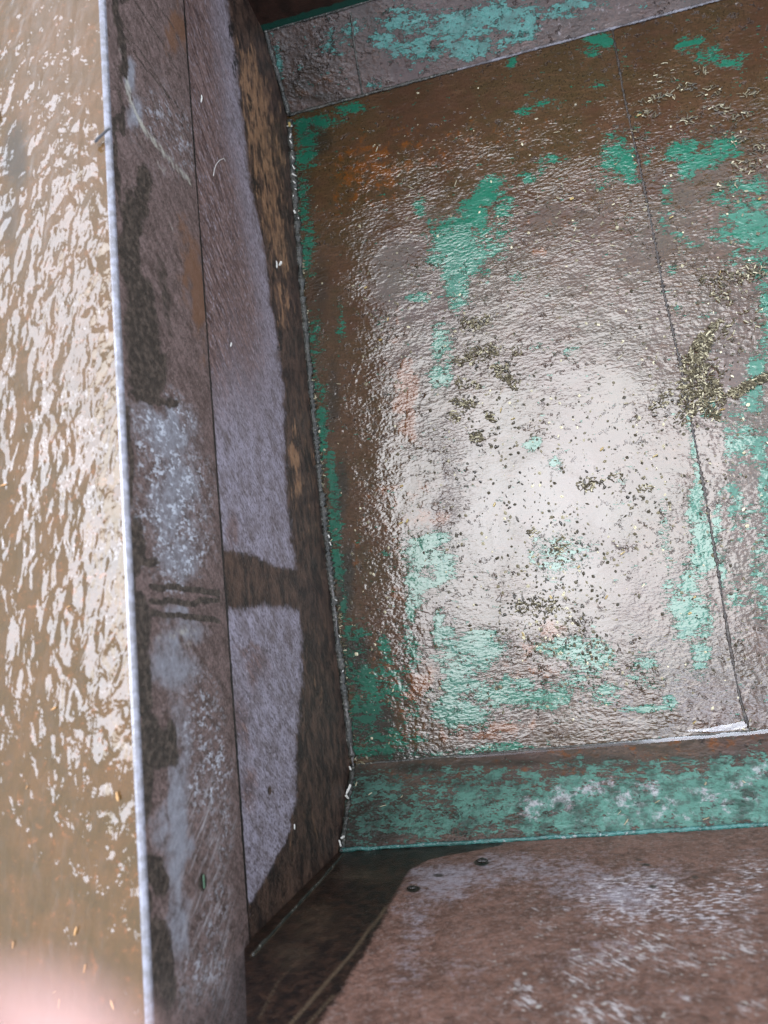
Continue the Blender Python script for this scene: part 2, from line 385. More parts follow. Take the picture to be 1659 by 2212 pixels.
def water_mat():
    n = N('rain_water')
    tr = n.t.nodes.new('ShaderNodeBsdfTransparent'); gl = n.t.nodes.new('ShaderNodeBsdfGlossy'); gl.inputs['Roughness'].default_value = .03
    fr = n.t.nodes.new('ShaderNodeFresnel'); fr.inputs['IOR'].default_value = 1.6
    mx = n.t.nodes.new('ShaderNodeMixShader')
    nb = n.bump(n.noise(30, 1), .3, .0004)
    n.t.links.new(nb, gl.inputs['Normal'])
    n.t.links.new(fr.outputs[0], mx.inputs[0]); n.t.links.new(tr.outputs[0], mx.inputs[1]); n.t.links.new(gl.outputs[0], mx.inputs[2])
    return n.done(mx)
mat_water = water_mat()
mat_skin = P('finger_skin', (.16, .075, .064), .6, .12, 90, subsurf=.3)
mat_nail = P('finger_nail', (.55, .33, .29), .25)

# ------------------------------------------------------------------ object helpers
def link(name, me, mat, parent=None):
    o = bpy.data.objects.new(name, me); COL.objects.link(o)
    if mat is not None and not me.materials: me.materials.append(mat)
    if parent is not None: o.parent = parent
    return o
def tag(o, label=None, cat=None, group=None, kind=None):
    if label: o['label'] = label
    if cat: o['category'] = cat
    if group: o['group'] = group
    if kind: o['kind'] = kind
    return o
def grid(name, us, vs, fpos, mat, parent, masks=None, smooth=True, flip=False, thick=0):
    """sheet over parameters u x v; fpos(U,V)->X,Y,Z ; masks(U,V,X,Y,Z)->dict of float arrays"""
    U, V = np.meshgrid(us, vs); X, Y, Z = fpos(U, V)
    nu, nv = len(us), len(vs)
    co = np.stack([X, Y, Z], -1).reshape(-1, 3)
    i = (np.arange(nv - 1)[:, None] * nu + np.arange(nu - 1)[None, :]).ravel()
    q = np.stack([i, i + 1, i + nu + 1, i + nu], 1)
    if flip: q = q[:, ::-1]
    me = bpy.data.meshes.new(name)
    me.vertices.add(len(co)); me.vertices.foreach_set('co', co.astype(np.float32).ravel())
    me.loops.add(q.size); me.loops.foreach_set('vertex_index', q.astype(np.int32).ravel())
    me.polygons.add(len(q)); me.polygons.foreach_set('loop_start', np.arange(0, q.size, 4, dtype=np.int32))
    me.update(calc_edges=True)
    if smooth: me.polygons.foreach_set('use_smooth', np.ones(len(q), bool))
    if masks:
        for k, a in masks(U, V, X, Y, Z).items():
            at = me.attributes.new(k, 'FLOAT', 'POINT')
            at.data.foreach_set('value', np.broadcast_to(a, U.shape).astype(np.float32).ravel())
    me.validate()
    o = link(name, me, mat, parent)
    if thick:
        s = o.modifiers.new('plate', 'SOLIDIFY'); s.thickness = thick; s.offset = -1
    return o
def blobs(U, V, lst, to_uv, warp=.35, seed=0):
    """soft ellipses (photo-measured centre, radii) expressed in the surface's own metres, ragged by noise"""
    W = fbm(U * 28, V * 28, seed) - .5; W2 = fbm(U * 28 + 50, V * 28 + 9, seed + 5) - .5
    R = np.zeros_like(U)
    for b in lst:
        x, y, rx, ry = b[:4]; s = b[4] if len(b) > 4 else 1.0
        u, v = to_uv(x, y); ux, vx = to_uv(x + 8, y); uy, vy = to_uv(x, y + 8)
        k = math.hypot(ux - u, vx - v) / 8; k2 = math.hypot(uy - u, vy - v) / 8
        a = rx * k; c = ry * k2
        # local image axes on the surface
        e1 = np.array([ux - u, vx - v]); e1 /= np.linalg.norm(e1)
        e2 = np.array([uy - u, vy - v]); e2 /= np.linalg.norm(e2)
        det = e1[0] * e2[1] - e1[1] * e2[0]
        du, dv = U - u + W * warp * a * 2, V - v + W2 * warp * c * 2
        p = (du * e2[1] - dv * e2[0]) / det / a; q = (dv * e1[0] - du * e1[1]) / det / c
        R = np.maximum(R, s * sst(1.75, .2, np.sqrt(p * p + q * q)))
    return R
def poly_dist(U, V, pts):
    """distance to a polyline"""
    D = np.full(U.shape, 9.)
    for (a, b), (c, d) in zip(pts[:-1], pts[1:]):
        L = (c - a) ** 2 + (d - b) ** 2 + 1e-12
        t = np.clip(((U - a) * (c - a) + (V - b) * (d - b)) / L, 0, 1)
        D = np.minimum(D, np.hypot(U - a - t * (c - a), V - b - t * (d - b)))
    return D

def bead(name, pts, rad, mat, parent, seed=0, seg=8, jit=.35, lumps=160, squash=.7):
    """lumpy weld bead along a polyline of 3-D points"""
    pts = [Vector(p) for p in pts]
    dist = [0]
    for a, b in zip(pts[:-1], pts[1:]): dist.append(dist[-1] + (b - a).length)
    n = max(8, int(dist[-1] / .0035)); vs = []; fs = []
    j = 0
    for i in range(n + 1):
        s = dist[-1] * i / n
        while j < len(pts) - 2 and dist[j + 1] < s: j += 1
        t = (s - dist[j]) / max(1e-9, dist[j + 1] - dist[j]); p = pts[j].lerp(pts[j + 1], min(1, t))
        d = (pts[j + 1] - pts[j]).normalized(); up = Vector((0, 0, 1)) if abs(d.z) < .9 else Vector((1, 0, 0))
        sd = d.cross(up).normalized(); u2 = sd.cross(d)
        r = rad * (1 + jit * 2 * (float(fbm(np.array(s * lumps), np.array(seed * 3.3), seed)) - .5))
        r *= 1 + jit * .5 * math.sin(s * 900)
        p = p + sd * rad * .6 * (float(vnoise(np.array(s * 90), np.array(.5), seed + 9)) - .5)
        for k in range(seg):
            a = 2 * math.pi * k / seg
            vs.append(p + sd * r * math.cos(a) + u2 * r * squash * math.sin(a))
    for i in range(n):
        for k in range(seg):
            a = i * seg + k; b = i * seg + (k + 1) % seg
            fs.append((a, b, b + seg, a + seg))
    fs.append(tuple(range(seg - 1, -1, -1))); fs.append(tuple(range(n * seg, n * seg + seg)))
    me = bpy.data.meshes.new(name); me.from_pydata([tuple(v) for v in vs], [], fs); me.update()
    for p in me.polygons: p.use_smooth = True
    return link(name, me, mat, parent)

# ================================================================== THE STEEL BOX
box = bpy.data.objects.new('steel_trailer_box', None); COL.objects.link(box)
box.location = (0, 0, 0)
tag(box, 'rusty steel trailer box with flaking teal paint, wet floor and slanted corner strips', 'trailer')

def dented(y):           # the side wall leans a few mm along its length
    return XW - .007 * np.sin(np.clip((np.asarray(y) - YN) / (YF - YN), 0, 1) * math.pi)
SEAM = [on_z(*p)[:2] for p in ((1322, 62), (1350, 220), (1375, 330), (1410, 500), (1435, 640), (1470, 790), (1500, 950), (1525, 1080), (1550, 1230), (1575, 1390), (1600, 1520), (1618, 1580))]
SEAM = sorted([(p[1], p[0]) for p in SEAM])
sy = np.array([p[0] for p in SEAM]); sx = np.array([p[1] for p in SEAM])
def seam_x(y): return np.interp(y, sy, sx)

fl_uv = lambda x, y: tuple(on_z(x, y)[:2])
G_FLOOR = [(1062, 405, 24, 16), (1040, 430, 34, 22), (1020, 470, 38, 30), (985, 520, 50, 38), (1005, 555, 42, 42), (985, 600, 26, 40), (985, 640, 16, 26, .8), (945, 560, 22, 20, .8),
    (905, 640, 22, 10, .9), (905, 440, 12, 18, .7), (940, 490, 26, 16, .6), (955, 755, 14, 46, .85), (955, 812, 18, 16), (1085, 445, 20, 30, .6), (1060, 520, 30, 40, .5),
    (655, 300, 20, 55, .75), (690, 262, 50, 14, .8), (760, 232, 30, 12, .8), (663, 530, 16, 50, .7), (735, 700, 8, 36, .6), (700, 950, 10, 50, .85), (718, 1050, 10, 60, .75), (722, 1140, 14, 44, .85), (733, 1230, 12, 30, .9), (742, 1300, 8, 30, .8),
    (1145, 382, 18, 10, .7), (1172, 350, 12, 16, .6), (1205, 340, 22, 10, .55), (1296, 85, 26, 16, 1), (1268, 112, 16, 10, .8), (1105, 135, 9, 9, .9), (1190, 222, 40, 10, .5), (1135, 240, 20, 8, .6), (1300, 180, 14, 10, .5),
    (1350, 360, 28, 28, 1), (1325, 345, 28, 30, .75), (1360, 385, 18, 12, 1), (1330, 300, 22, 22, .6), (1300, 390, 30, 20, .4),
    (1155, 958, 13, 11, 1), (1203, 1002, 11, 13, .9), (1195, 1190, 42, 34, .55), (1150, 1198, 10, 12, .8),
    (935, 1165, 26, 18), (905, 1200, 34, 38), (950, 1225, 26, 30), (898, 1265, 18, 36, .85), (888, 1300, 10, 28, .9), (920, 1255, 20, 14, .8),
    (948, 1360, 13, 36), (972, 1395, 26, 30), (1020, 1388, 44, 22), (1058, 1410, 24, 24), (1000, 1430, 56, 22), (970, 1470, 26, 36), (1020, 1475, 40, 20, .8), (965, 1525, 30, 36), (1010, 1545, 46, 24), (1055, 1500, 26, 22, .7),
    (1110, 1500, 46, 26, .9), (1165, 1515, 50, 22, .9), (1215, 1500, 36, 22, .7), (1185, 1395, 24, 16, .9), (1225, 1405, 44, 22), (1275, 1420, 46, 22, .9), (1300, 1440, 30, 20, .6), (1250, 1470, 36, 16, .6), (1310, 1490, 36, 14, .7), (1385, 1533, 40, 7, 1), (1445, 1518, 18, 13, 1),
    (1395, 1430, 26, 22, .55), (1400, 1465, 40, 16, .5), (1310, 1505, 30, 16, .5),
    (1490, 900, 9, 30, .7), (1508, 960, 12, 44, .9), (1515, 1030, 15, 54, 1), (1505, 1110, 18, 60, .9), (1520, 1190, 20, 60, 1), (1500, 1270, 26, 50, .8), (1490, 1330, 32, 34, 1), (1480, 1345, 30, 20, .8), (1512, 1420, 18, 46, .75), (1520, 1340, 16, 40, .7), (1440, 1160, 14, 60, .4), (1460, 1300, 20, 40, .55),
    (650, 420, 20, 60, .55), (680, 760, 16, 80, .55), (700, 880, 12, 50, .6), (760, 1400, 26, 60, .6), (820, 1500, 50, 60, .6), (850, 1600, 60, 20, .6), (880, 1400, 20, 40, .5), (790, 1470, 22, 34, .95), (800, 1545, 22, 50, .85), (765, 1540, 12, 50, .7), (830, 1400, 12, 26, .7), (800, 1625, 60, 14, .8), (880, 1560, 24, 30, .4), (1030, 1626, 34, 8, .9), (1105, 1612, 46, 8, .9), (930, 1630, 40, 6, .6), (1340, 1040, 10, 8, .5), (1175, 750, 22, 8, .45), (1120, 600, 16, 12, .4), (1240, 760, 12, 8, .5), (830, 690, 14, 10, .5), (1250, 1180, 26, 30, .35)]
G_FLOOR2 = [(1490, 95, 22, 16, .8), (1530, 120, 26, 18, .7), (1580, 132, 24, 13, 1), (1605, 120, 14, 10, .6), (1455, 330, 14, 20, .6), (1480, 325, 22, 26, .95), (1500, 350, 36, 24, 1), (1545, 325, 46, 22, .8), (1480, 375, 20, 20, .8), (1560, 300, 24, 14, .6),
    (1600, 405, 40, 16, .8), (1645, 400, 26, 22, .9), (1600, 470, 34, 24, .9), (1640, 480, 34, 40, 1), (1590, 505, 34, 20, .95), (1640, 525, 30, 20, .8), (1455, 580, 10, 10, .8), (1470, 510, 16, 18, .5), (1430, 480, 12, 26, .5), (1495, 525, 20, 8, .6), (1395, 330, 10, 18, .6), (1460, 665, 12, 12, .6), (1650, 580, 16, 20, .7),
    (1640, 790, 26, 34, 1), (1625, 850, 24, 34, .9), (1600, 900, 18, 20, .5), (1610, 950, 24, 36, .85), (1640, 975, 20, 36, .8), (1550, 1090, 10, 40, .6), (1550, 1170, 12, 50, .8), (1560, 1240, 12, 40, .7), (1590, 1290, 20, 40, .5), (1640, 1180, 20, 50, .5), (1575, 950, 10, 40, .5), (1545, 880, 10, 20, .6), (1525, 880, 10, 22, .6), (1620, 1100, 26, 26, .5)]
O_FLOOR = [(860, 1480, 90, 110, .42), (1000, 1580, 160, 24, .5), (1150, 1440, 120, 40, .4), (840, 1130, 60, 120, .35), (1000, 300, 200, 60, .25), (800, 370, 90, 60, .6), (760, 420, 60, 60, .4), (900, 330, 120, 60, .35), (878, 850, 28, 62, .95), (885, 920, 22, 40, .8), (925, 1120, 46, 20, .75), (850, 720, 30, 80, .35), (905, 1480, 26, 26, 1), (890, 1500, 18, 16, .9), (930, 1450, 20, 16, .7), (1100, 1570, 50, 14, .9), (1050, 1590, 40, 10, .8), (960, 1595, 30, 10, .6), (860, 1290, 18, 50, .5), (900, 1065, 30, 30, .5), (1190, 1360, 30, 20, .9), (1150, 1400, 26, 14, .7), (1180, 480, 40, 10, .4), (1160, 545, 26, 10, .6), (1340, 470, 30, 8, .4), (770, 1200, 10, 30, .6), (840, 1060, 30, 40, .4)]
K_FLOOR = [(700, 1150, 40, 300, .42), (680, 700, 40, 300, .4), (780, 900, 60, 200, .25), (860, 500, 120, 60, .22), (1500, 200, 160, 60, .2), (680, 300, 40, 60, .7), (660, 420, 40, 80, .5), (690, 620, 26, 90, .55), (720, 860, 20, 90, .6), (735, 1050, 22, 90, .7), (745, 1250, 24, 90, .8), (770, 1420, 40, 80, .8), (800, 1560, 60, 60, .9), (850, 1630, 100, 20, .9), (980, 1625, 80, 12, .5)]
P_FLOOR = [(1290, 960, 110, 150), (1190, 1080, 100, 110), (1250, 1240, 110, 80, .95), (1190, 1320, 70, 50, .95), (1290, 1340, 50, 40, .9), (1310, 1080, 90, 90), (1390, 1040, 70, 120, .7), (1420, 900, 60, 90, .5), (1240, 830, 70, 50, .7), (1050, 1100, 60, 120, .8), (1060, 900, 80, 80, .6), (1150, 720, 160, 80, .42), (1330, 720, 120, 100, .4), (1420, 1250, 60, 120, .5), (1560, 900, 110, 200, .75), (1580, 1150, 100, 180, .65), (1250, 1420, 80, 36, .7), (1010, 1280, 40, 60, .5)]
R_FLOOR = [(1180, 1350, 90, 40, 1), (1130, 1380, 50, 30, .9), (1000, 1080, 50, 140, .4), (1240, 1420, 90, 30, .6), (980, 950, 40, 80, .3), (1600, 620, 100, 90, .6), (1150, 620, 160, 80, .2)]

G_FLOOR2 = [(b[0], b[1], b[2] * .92, b[3] * .92, b[4] * .97) for b in G_FLOOR2] + [(1650, 650, 20, 30, .7), (1600, 560, 30, 12, .6), (1655, 1060, 14, 60, .8), (1640, 1250, 20, 60, .6), (1590, 1080, 16, 50, .6), (1440, 420, 10, 30, .5), (1650, 720, 14, 26, .7), (1560, 430, 26, 14, .7)]
for i_ in range(46):       # the flaking goes on across the rest of the floor
    G_FLOOR2.append((rng.uniform(1690, 3200), rng.uniform(250, 1450), rng.uniform(20, 60), rng.uniform(14, 44), rng.uniform(.6, 1)))
P_MORE = [(1900, 900, 160, 260, .5), (2300, 1100, 200, 200, .5)]
FAR_PX = list(range(1720, 3600, 110))
def floor_masks(lst, seed):
    def f(U, V, X, Y, Z):
        g = blobs(X, Y, [(b[0], b[1], b[2] * 1.2, b[3] * 1.2, (b[4] if len(b) > 4 else 1) * .97) for b in lst], fl_uv, .8, seed)
        o = blobs(X, Y, O_FLOOR, fl_uv, .5, seed + 1); k = blobs(X, Y, K_FLOOR, fl_uv, .3, seed + 2)
        p = blobs(X, Y, P_FLOOR + P_MORE, fl_uv, .5, seed + 3); r = blobs(X, Y, R_FLOOR, fl_uv, .5, seed + 4)
        return dict(green=g, orange=o, grime=k, pool=p, pale=X * 0, ripple=r)
    return f
vs = np.linspace(YN, YF, 400)
def fpos1(U, V):
    x0 = dented(V) - .002; x1 = seam_x(V) - .0008
    X = x0 + (x1 - x0) * U
    return X, V, ZF + .0014 * (fbm(X * 9, V * 9, 3) - .5) + 0 * U
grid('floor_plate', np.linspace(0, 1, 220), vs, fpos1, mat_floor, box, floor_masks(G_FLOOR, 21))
def fpos2(U, V):
    x0 = seam_x(V) + .0008
    X = x0 + (1.25 - x0) * U ** 1.4
    return X, V, ZF - .0010 + .0014 * (fbm(X * 9, V * 9, 5) - .5)
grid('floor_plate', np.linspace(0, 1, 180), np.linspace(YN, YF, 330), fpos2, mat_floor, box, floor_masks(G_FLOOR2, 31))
# seam between the two floor plates: a thin lumpy ridge
bead('floor_seam', [(seam_x(y) + .0003, y, ZF - .0006) for y in np.linspace(YN + .004, YF - .004, 60)], .0017, mat_crack, box, 4, 6, 1.2, 150, .9)

# ---------------------------------------------------------------- near bevel
def nb_uv(x, y):
    d = ray(x, y); t = (ZF + YN) / (d[2] + d[1]); q = d * t; return q[0], YN - q[1]
NB_G = [(1060, 1720, 130, 60, .7), (1250, 1715, 160, 60, .8), (1450, 1705, 160, 60, .9), (1620, 1690, 100, 60, 1), (850, 1740, 100, 70, .55), (1010, 1760, 90, 44, .75), (1080, 1735, 70, 60, .75), (1160, 1750, 70, 60, .85), (1240, 1750, 80, 60, .9), (1330, 1740, 80, 70, .95), (1410, 1740, 70, 70, 1), (1500, 1740, 70, 70, 1), (1590, 1720, 70, 70, 1.1), (1650, 1720, 50, 80, 1.1), (930, 1770, 70, 40, .7), (980, 1700, 70, 30, .6), (820, 1690, 50, 40, .6), (860, 1770, 50, 44, .6), (1450, 1680, 80, 26, .8), (1580, 1670, 70, 30, .8), (1250, 1690, 90, 24, .7), (1110, 1690, 60, 24, .6), (1000, 1665, 120, 14, .5), (1250, 1655, 140, 14, .5), (1500, 1645, 140, 14, .45), (1640, 1640, 60, 20, .6), (780, 1790, 40, 30, .6), (760, 1720, 30, 40, .5)]
NB_P = [(1150, 1740, 40, 30, .6), (1370, 1760, 60, 20, .55), (1470, 1770, 40, 14, .5), (1560, 1740, 30, 24, .6), (1630, 1720, 24, 24, .6), (1220, 1720, 40, 26, .8), (1290, 1700, 50, 24, .7), (1340, 1730, 40, 34, .6), (1400, 1700, 50, 22, .7), (1250, 1770, 24, 20, .5), (1440, 1740, 40, 26, .5), (1520, 1710, 50, 22, .65), (1600, 1690, 40, 20, .6), (1640, 1660, 30, 20, .6), (1320, 1775, 30, 14, .5)]
NB_K = [(1050, 1690, 120, 30, .45), (1350, 1655, 160, 16, .5), (1000, 1780, 90, 34, .4), (780, 1700, 60, 60, .9), (800, 1780, 60, 50, 1), (860, 1740, 50, 40, .6), (900, 1660, 80, 14, .8), (1100, 1648, 120, 10, .7), (1300, 1640, 120, 12, .6), (1500, 1635, 120, 12, .5), (760, 1810, 40, 30, .9), (1180, 1800, 20, 10, .4)]
NB_D = [(1125, 1747, 9, 7), (1180, 1757, 10, 9), (1230, 1768, 8, 7), (1145, 1775, 9, 7), (1245, 1690, 8, 8), (1185, 1790, 8, 8), (1275, 1790, 9, 8), (1290, 1725, 7, 6), (1390, 1760, 12, 10), (1498, 1725, 10, 9), (1410, 1680, 8, 7), (1510, 1692, 8, 8), (1325, 1790, 9, 6), (1360, 1760, 9, 8), (1210, 1740, 6, 6), (1300, 1680, 7, 7), (1455, 1775, 14, 8), (1580, 1770, 8, 7), (1560, 1700, 7, 7), (1340, 1750, 8, 8), (1245, 1790, 14, 8), (1060, 1780, 8, 8), (1000, 1800, 8, 6)]
for x_ in FAR_PX: NB_G.append((x_, 1700 - (x_ - 1659) * .03 + rng.uniform(-20, 20), 80, 60, rng.uniform(.7, 1)))
def nb_masks(U, V, X, Y, Z):
    v = YN - Y
    dd = blobs(X, v, NB_D, nb_uv, .5, 47)
    return dict(green=blobs(X, v, NB_G, nb_uv, .6, 41), pale=blobs(X, v, NB_P, nb_uv, .7, 42) * (1 - dd), grime=np.maximum(blobs(X, v, NB_K, nb_uv, .4, 43), .75 * dd), pool=X * 0, ripple=X * 0 , orange=.3 * sst(.06, .02, v))
def nb_pos(U, V):
    x0 = XW - .004
    X = x0 + (1.25 - x0) * U ** 1.3
    return X, YN - HB * V, ZF + HB * V + .0008 * (fbm(X * 20, V * 3, 8) - .5)
grid('bevel_strip', np.linspace(0, 1, 300), np.linspace(0, 1, 60), nb_pos, mat_bevel, box, nb_masks, flip=True)
# ---------------------------------------------------------------- far bevel
HF = .08
def fb_uv(x, y):
    d = ray(x, y); t = (ZF - YF) / (d[2] - d[1]); q = d * t; return q[0], q[1] - YF
FB_G = [(980, 60, 80, 34, .9), (1080, 40, 80, 30, .95), (900, 110, 60, 24, .85), (1000, 100, 90, 20, .85), (1130, 60, 40, 30, .8), (870, 50, 60, 30, .7), (720, 100, 34, 30, .6), (1250, 10, 60, 10, .7), (830, 90, 40, 30, .55), (600, 130, 8, 30, .8), (810, 185, 16, 8, .7), (760, 60, 30, 20, .4), (1200, 30, 50, 16, .6)]
FB_K = [(680, 150, 90, 70, .5), (640, 190, 50, 40, .6), (700, 210, 60, 20, .6), (610, 110, 20, 40, .5), (660, 120, 30, 30, .3), (800, 180, 60, 20, .4)]
FB_P = [(1200, 60, 60, 20, .45), (1330, 20, 60, 14, .45), (950, 20, 60, 14, .3), (1150, 110, 60, 14, .25)]
FB_O = [(640, 200, 30, 20, .5), (700, 165, 30, 16, .5), (620, 130, 20, 20, .3), (820, 120, 30, 20, .2)]
for x_ in FAR_PX: FB_G.append((x_ - 300, 20 - (x_ - 1359) * .27 + rng.uniform(-15, 15), 70, 24, rng.uniform(.5, .9)))
def fb_masks(U, V, X, Y, Z):
    v = Y - YF
    return dict(green=blobs(X, v, FB_G, fb_uv, .6, 51), grime=blobs(X, v, FB_K, fb_uv, .4, 52), pale=blobs(X, v, FB_P, fb_uv, .5, 53), pool=X * 0, ripple=blobs(X, v, FB_K, fb_uv, .4, 54), orange=blobs(X, v, FB_O, fb_uv, .5, 55))
def fb_pos(U, V):
    x0 = XW - .004
    X = x0 + (1.25 - x0) * U ** 1.3
    lip = .0008 * sst(.10, .0, V)
    return X, YF + HF * V, ZF + HF * V + lip + .0008 * (fbm(X * 20, V * 3, 9) - .5)
grid('bevel_strip', np.linspace(0, 1, 240), np.linspace(0, 1, 60), fb_pos, mat_bevel_far, box, fb_masks)

# ---------------------------------------------------------------- side wall (below the rail)
sw_uv = lambda x, y: tuple(on_x(x, y, XW)[1:])
TIDE = [(470, -120), (505, 100), (545, 400), (570, 520), (600, 700), (618, 830), (622, 950), (628, 1100), (640, 1200), (652, 1330), (656, 1400), (655, 1480), (645, 1560), (640, 1640), (642, 1720), (630, 1790), (600, 1850), (560, 1920), (528, 1965)]
tide = sorted(sw_uv(*p) for p in TIDE); ty = np.array([p[0] for p in tide]); tz = np.array([p[1] for p in tide])
SW_O = [(535, 170, 16, 60, .9), (555, 230, 20, 60, .9), (570, 330, 22, 70, .8), (590, 430, 16, 60, .8), (600, 520, 16, 70, .8), (615, 640, 12, 60, .7), (640, 970, 10, 44, 1), (648, 1040, 8, 30, .8), (600, 700, 10, 30, .9), (650, 900, 10, 40, .4), (672, 1000, 12, 200, .45), (700, 1400, 14, 120, .35), (655, 1800, 20, 40, .5), (620, 1880, 30, 30, .35), (570, 1960, 20, 30, .3), (700, 1700, 16, 60, .3), (610, 800, 10, 60, .4)]
SW_K = [(500, 60, 8, 40, .7), (512, 140, 10, 40, .8), (540, 220, 8, 30, .8), (558, 400, 10, 40, .7), (575, 470, 9, 30, .6), (612, 740, 8, 30, .8), (630, 860, 10, 30, .6), (655, 1130, 10, 30, .5), (690, 1230, 12, 50, .6), (690, 1330, 14, 60, .5), (660, 1560, 12, 60, .6), (700, 1500, 20, 60, .5), (690, 1660, 20, 60, .5), (672, 1440, 8, 8, .9)]
def sw_masks(U, V, X, Y, Z):
    t = np.interp(Y, ty, tz) + .016 * (fbm(Y * 26, Z * 26, 61) - .5)
    wet = sst(.034, -.034, Z - t)
    # wet run from the drips above
    a = [sw_uv(*p) for p in ((478, 1182), (520, 1190), (560, 1205), (600, 1222), (640, 1228), (660, 1222))]
    b = [sw_uv(*p) for p in ((484, 1318), (530, 1316), (570, 1306), (610, 1312), (650, 1316), (662, 1318))]
    za = np.array([p[1] for p in a]); ya = np.array([p[0] for p in a]); zb = np.array([p[1] for p in b]); yb = np.array([p[0] for p in b])
    o1 = np.argsort(za); o2 = np.argsort(zb)
    top = np.interp(Z, za[o1], ya[o1]) + .004 * (fbm(Z * 60, Y * 60, 63) - .5); bot = np.interp(Z, zb[o2], yb[o2]) + .004 * (fbm(Z * 60, Y * 60, 64) - .5)
    run = sst(-.011, .011, top - Y) * sst(-.011, .011, Y - bot)
    wet = np.maximum(wet, run)
    spots = blobs(Y, Z, [(583, 1708, 4, 10), (648, 1612, 4, 14, .9), (634, 1770, 7, 16, .9), (597, 1745, 5, 5, .6), (600, 1650, 8, 22, .35), (560, 1765, 4, 4, .5)], sw_uv, .3, 65)
    wet = np.maximum(wet, spots)
    brown = sst(.10, .45, Y) * (.75 + .35 * sst(-.72, -.64, Z)) * 1.2
    brown = brown * (.45 + .55 * sst(.0, .13, Z - t))
    brown = np.maximum(brown, .72 * blobs(Y, Z, [(560, 1440, 30, 60), (520, 1560, 20, 80), (540, 1700, 24, 60), (500, 1150, 20, 60), (540, 1390, 40, 20)], sw_uv, .6, 66))
    gap_shade = sst(ZT - .0125, ZT - .009, Z) * (.75 + .5 * fbm(Y * 60, Z * 0, 69))  # dark gap shade under the rail lip, painted into the wall colour
    return dict(wet=np.maximum(wet, gap_shade), orange=blobs(Y, Z, [(b[0], b[1], b[2] * 2.1, b[3] * 1.15, b[4] * .92) for b in SW_O], sw_uv, .8, 67) * wet, grime=np.maximum(blobs(Y, Z, SW_K, sw_uv, .5, 68), gap_shade * 1.1), brown=np.minimum(brown, 1.2))  # wet and grime also carry the painted gap shade
def sw_pos(U, V):
    return np.where(V < 1, dented(U), 0) + .0 * V - .0035 * 0, U, ZF + (ZT - .0 - ZF + .006) * V
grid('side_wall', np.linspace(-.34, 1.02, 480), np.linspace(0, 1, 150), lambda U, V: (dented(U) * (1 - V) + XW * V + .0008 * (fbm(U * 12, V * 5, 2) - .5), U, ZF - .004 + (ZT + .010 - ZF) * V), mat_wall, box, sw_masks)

# ---------------------------------------------------------------- top rail: rounded bar with a face, an edge and a wet top
rf_uv = lambda x, y: tuple(on_x(x, y, XR)[1:])
RF_W = [(262, 60, 14, 120, 1), (262, 330, 10, 160, .8), (285, 560, 26, 160, 1), (300, 720, 40, 100, 1), (320, 800, 44, 70, 1), (330, 860, 60, 10, .9), (375, 872, 18, 9, .9), (285, 1000, 14, 160, .8), (300, 1200, 18, 100, .8), (325, 1215, 26, 12, .8), (300, 1340, 24, 90, .9), (302, 1480, 22, 90, .9), (320, 1600, 30, 60, 1), (355, 1615, 34, 46, 1), (372, 1590, 16, 40, .9), (310, 1700, 18, 100, .8), (330, 1870, 26, 40, .95), (345, 1910, 24, 40, .9), (330, 2050, 36, 70, 1), (345, 2120, 34, 70, 1), (305, 1980, 18, 100, .8), (437, 1905, 9, 21, 1), (330, 500, 20, 60, .4), (420, 830, 16, 60, .4), (330, 2200, 40, 50, .9), (360, 640, 30, 120, .55), (310, 420, 22, 80, .8)]
RF_G = [(360, 920, 70, 60, .75), (380, 1050, 70, 120, .7), (390, 1200, 60, 70, .65), (400, 1350, 60, 40, .6), (370, 1450, 60, 70, .75), (390, 1800, 24, 200, .85), (350, 1780, 30, 60, .6), (400, 1650, 20, 100, .6), (390, 1560, 40, 60, .5), (280, 160, 14, 40, .9), (290, 240, 16, 50, .7), (390, 2000, 20, 80, .7), (340, 370, 40, 60, .3), (470, 2150, 40, 60, .25)]
RF_F = [(360, 920, 60, 50, 1), (350, 1000, 50, 80, 1), (390, 1080, 70, 90, 1), (390, 1190, 60, 60, .9), (340, 1060, 40, 120, .9), (330, 250, 40, 60, .5), (400, 300, 30, 80, .4), (450, 1680, 40, 80, .9), (440, 1560, 40, 100, .6), (480, 1800, 20, 60, .5), (440, 2100, 50, 60, .5), (470, 1960, 30, 60, .5)]
RF_S = [(450, 1760, 60, 90, .8), (440, 1850, 60, 80, .7), (450, 1960, 60, 60, .8), (460, 2060, 60, 80, .9), (450, 2160, 70, 80, .5)]
RF_O = [(430, 640, 26, 90, 1), (415, 560, 26, 70, .9), (380, 60, 24, 60, .8), (350, 560, 26, 40, .4), (360, 100, 20, 60, .5), (440, 760, 14, 60, .6), (480, 1600, 14, 80, .3), (440, 720, 20, 20, .6), (400, 500, 24, 60, .6)]
RF_C = [(390, 1350, 66, 12, .8), (400, 1375, 56, 16, .6)]
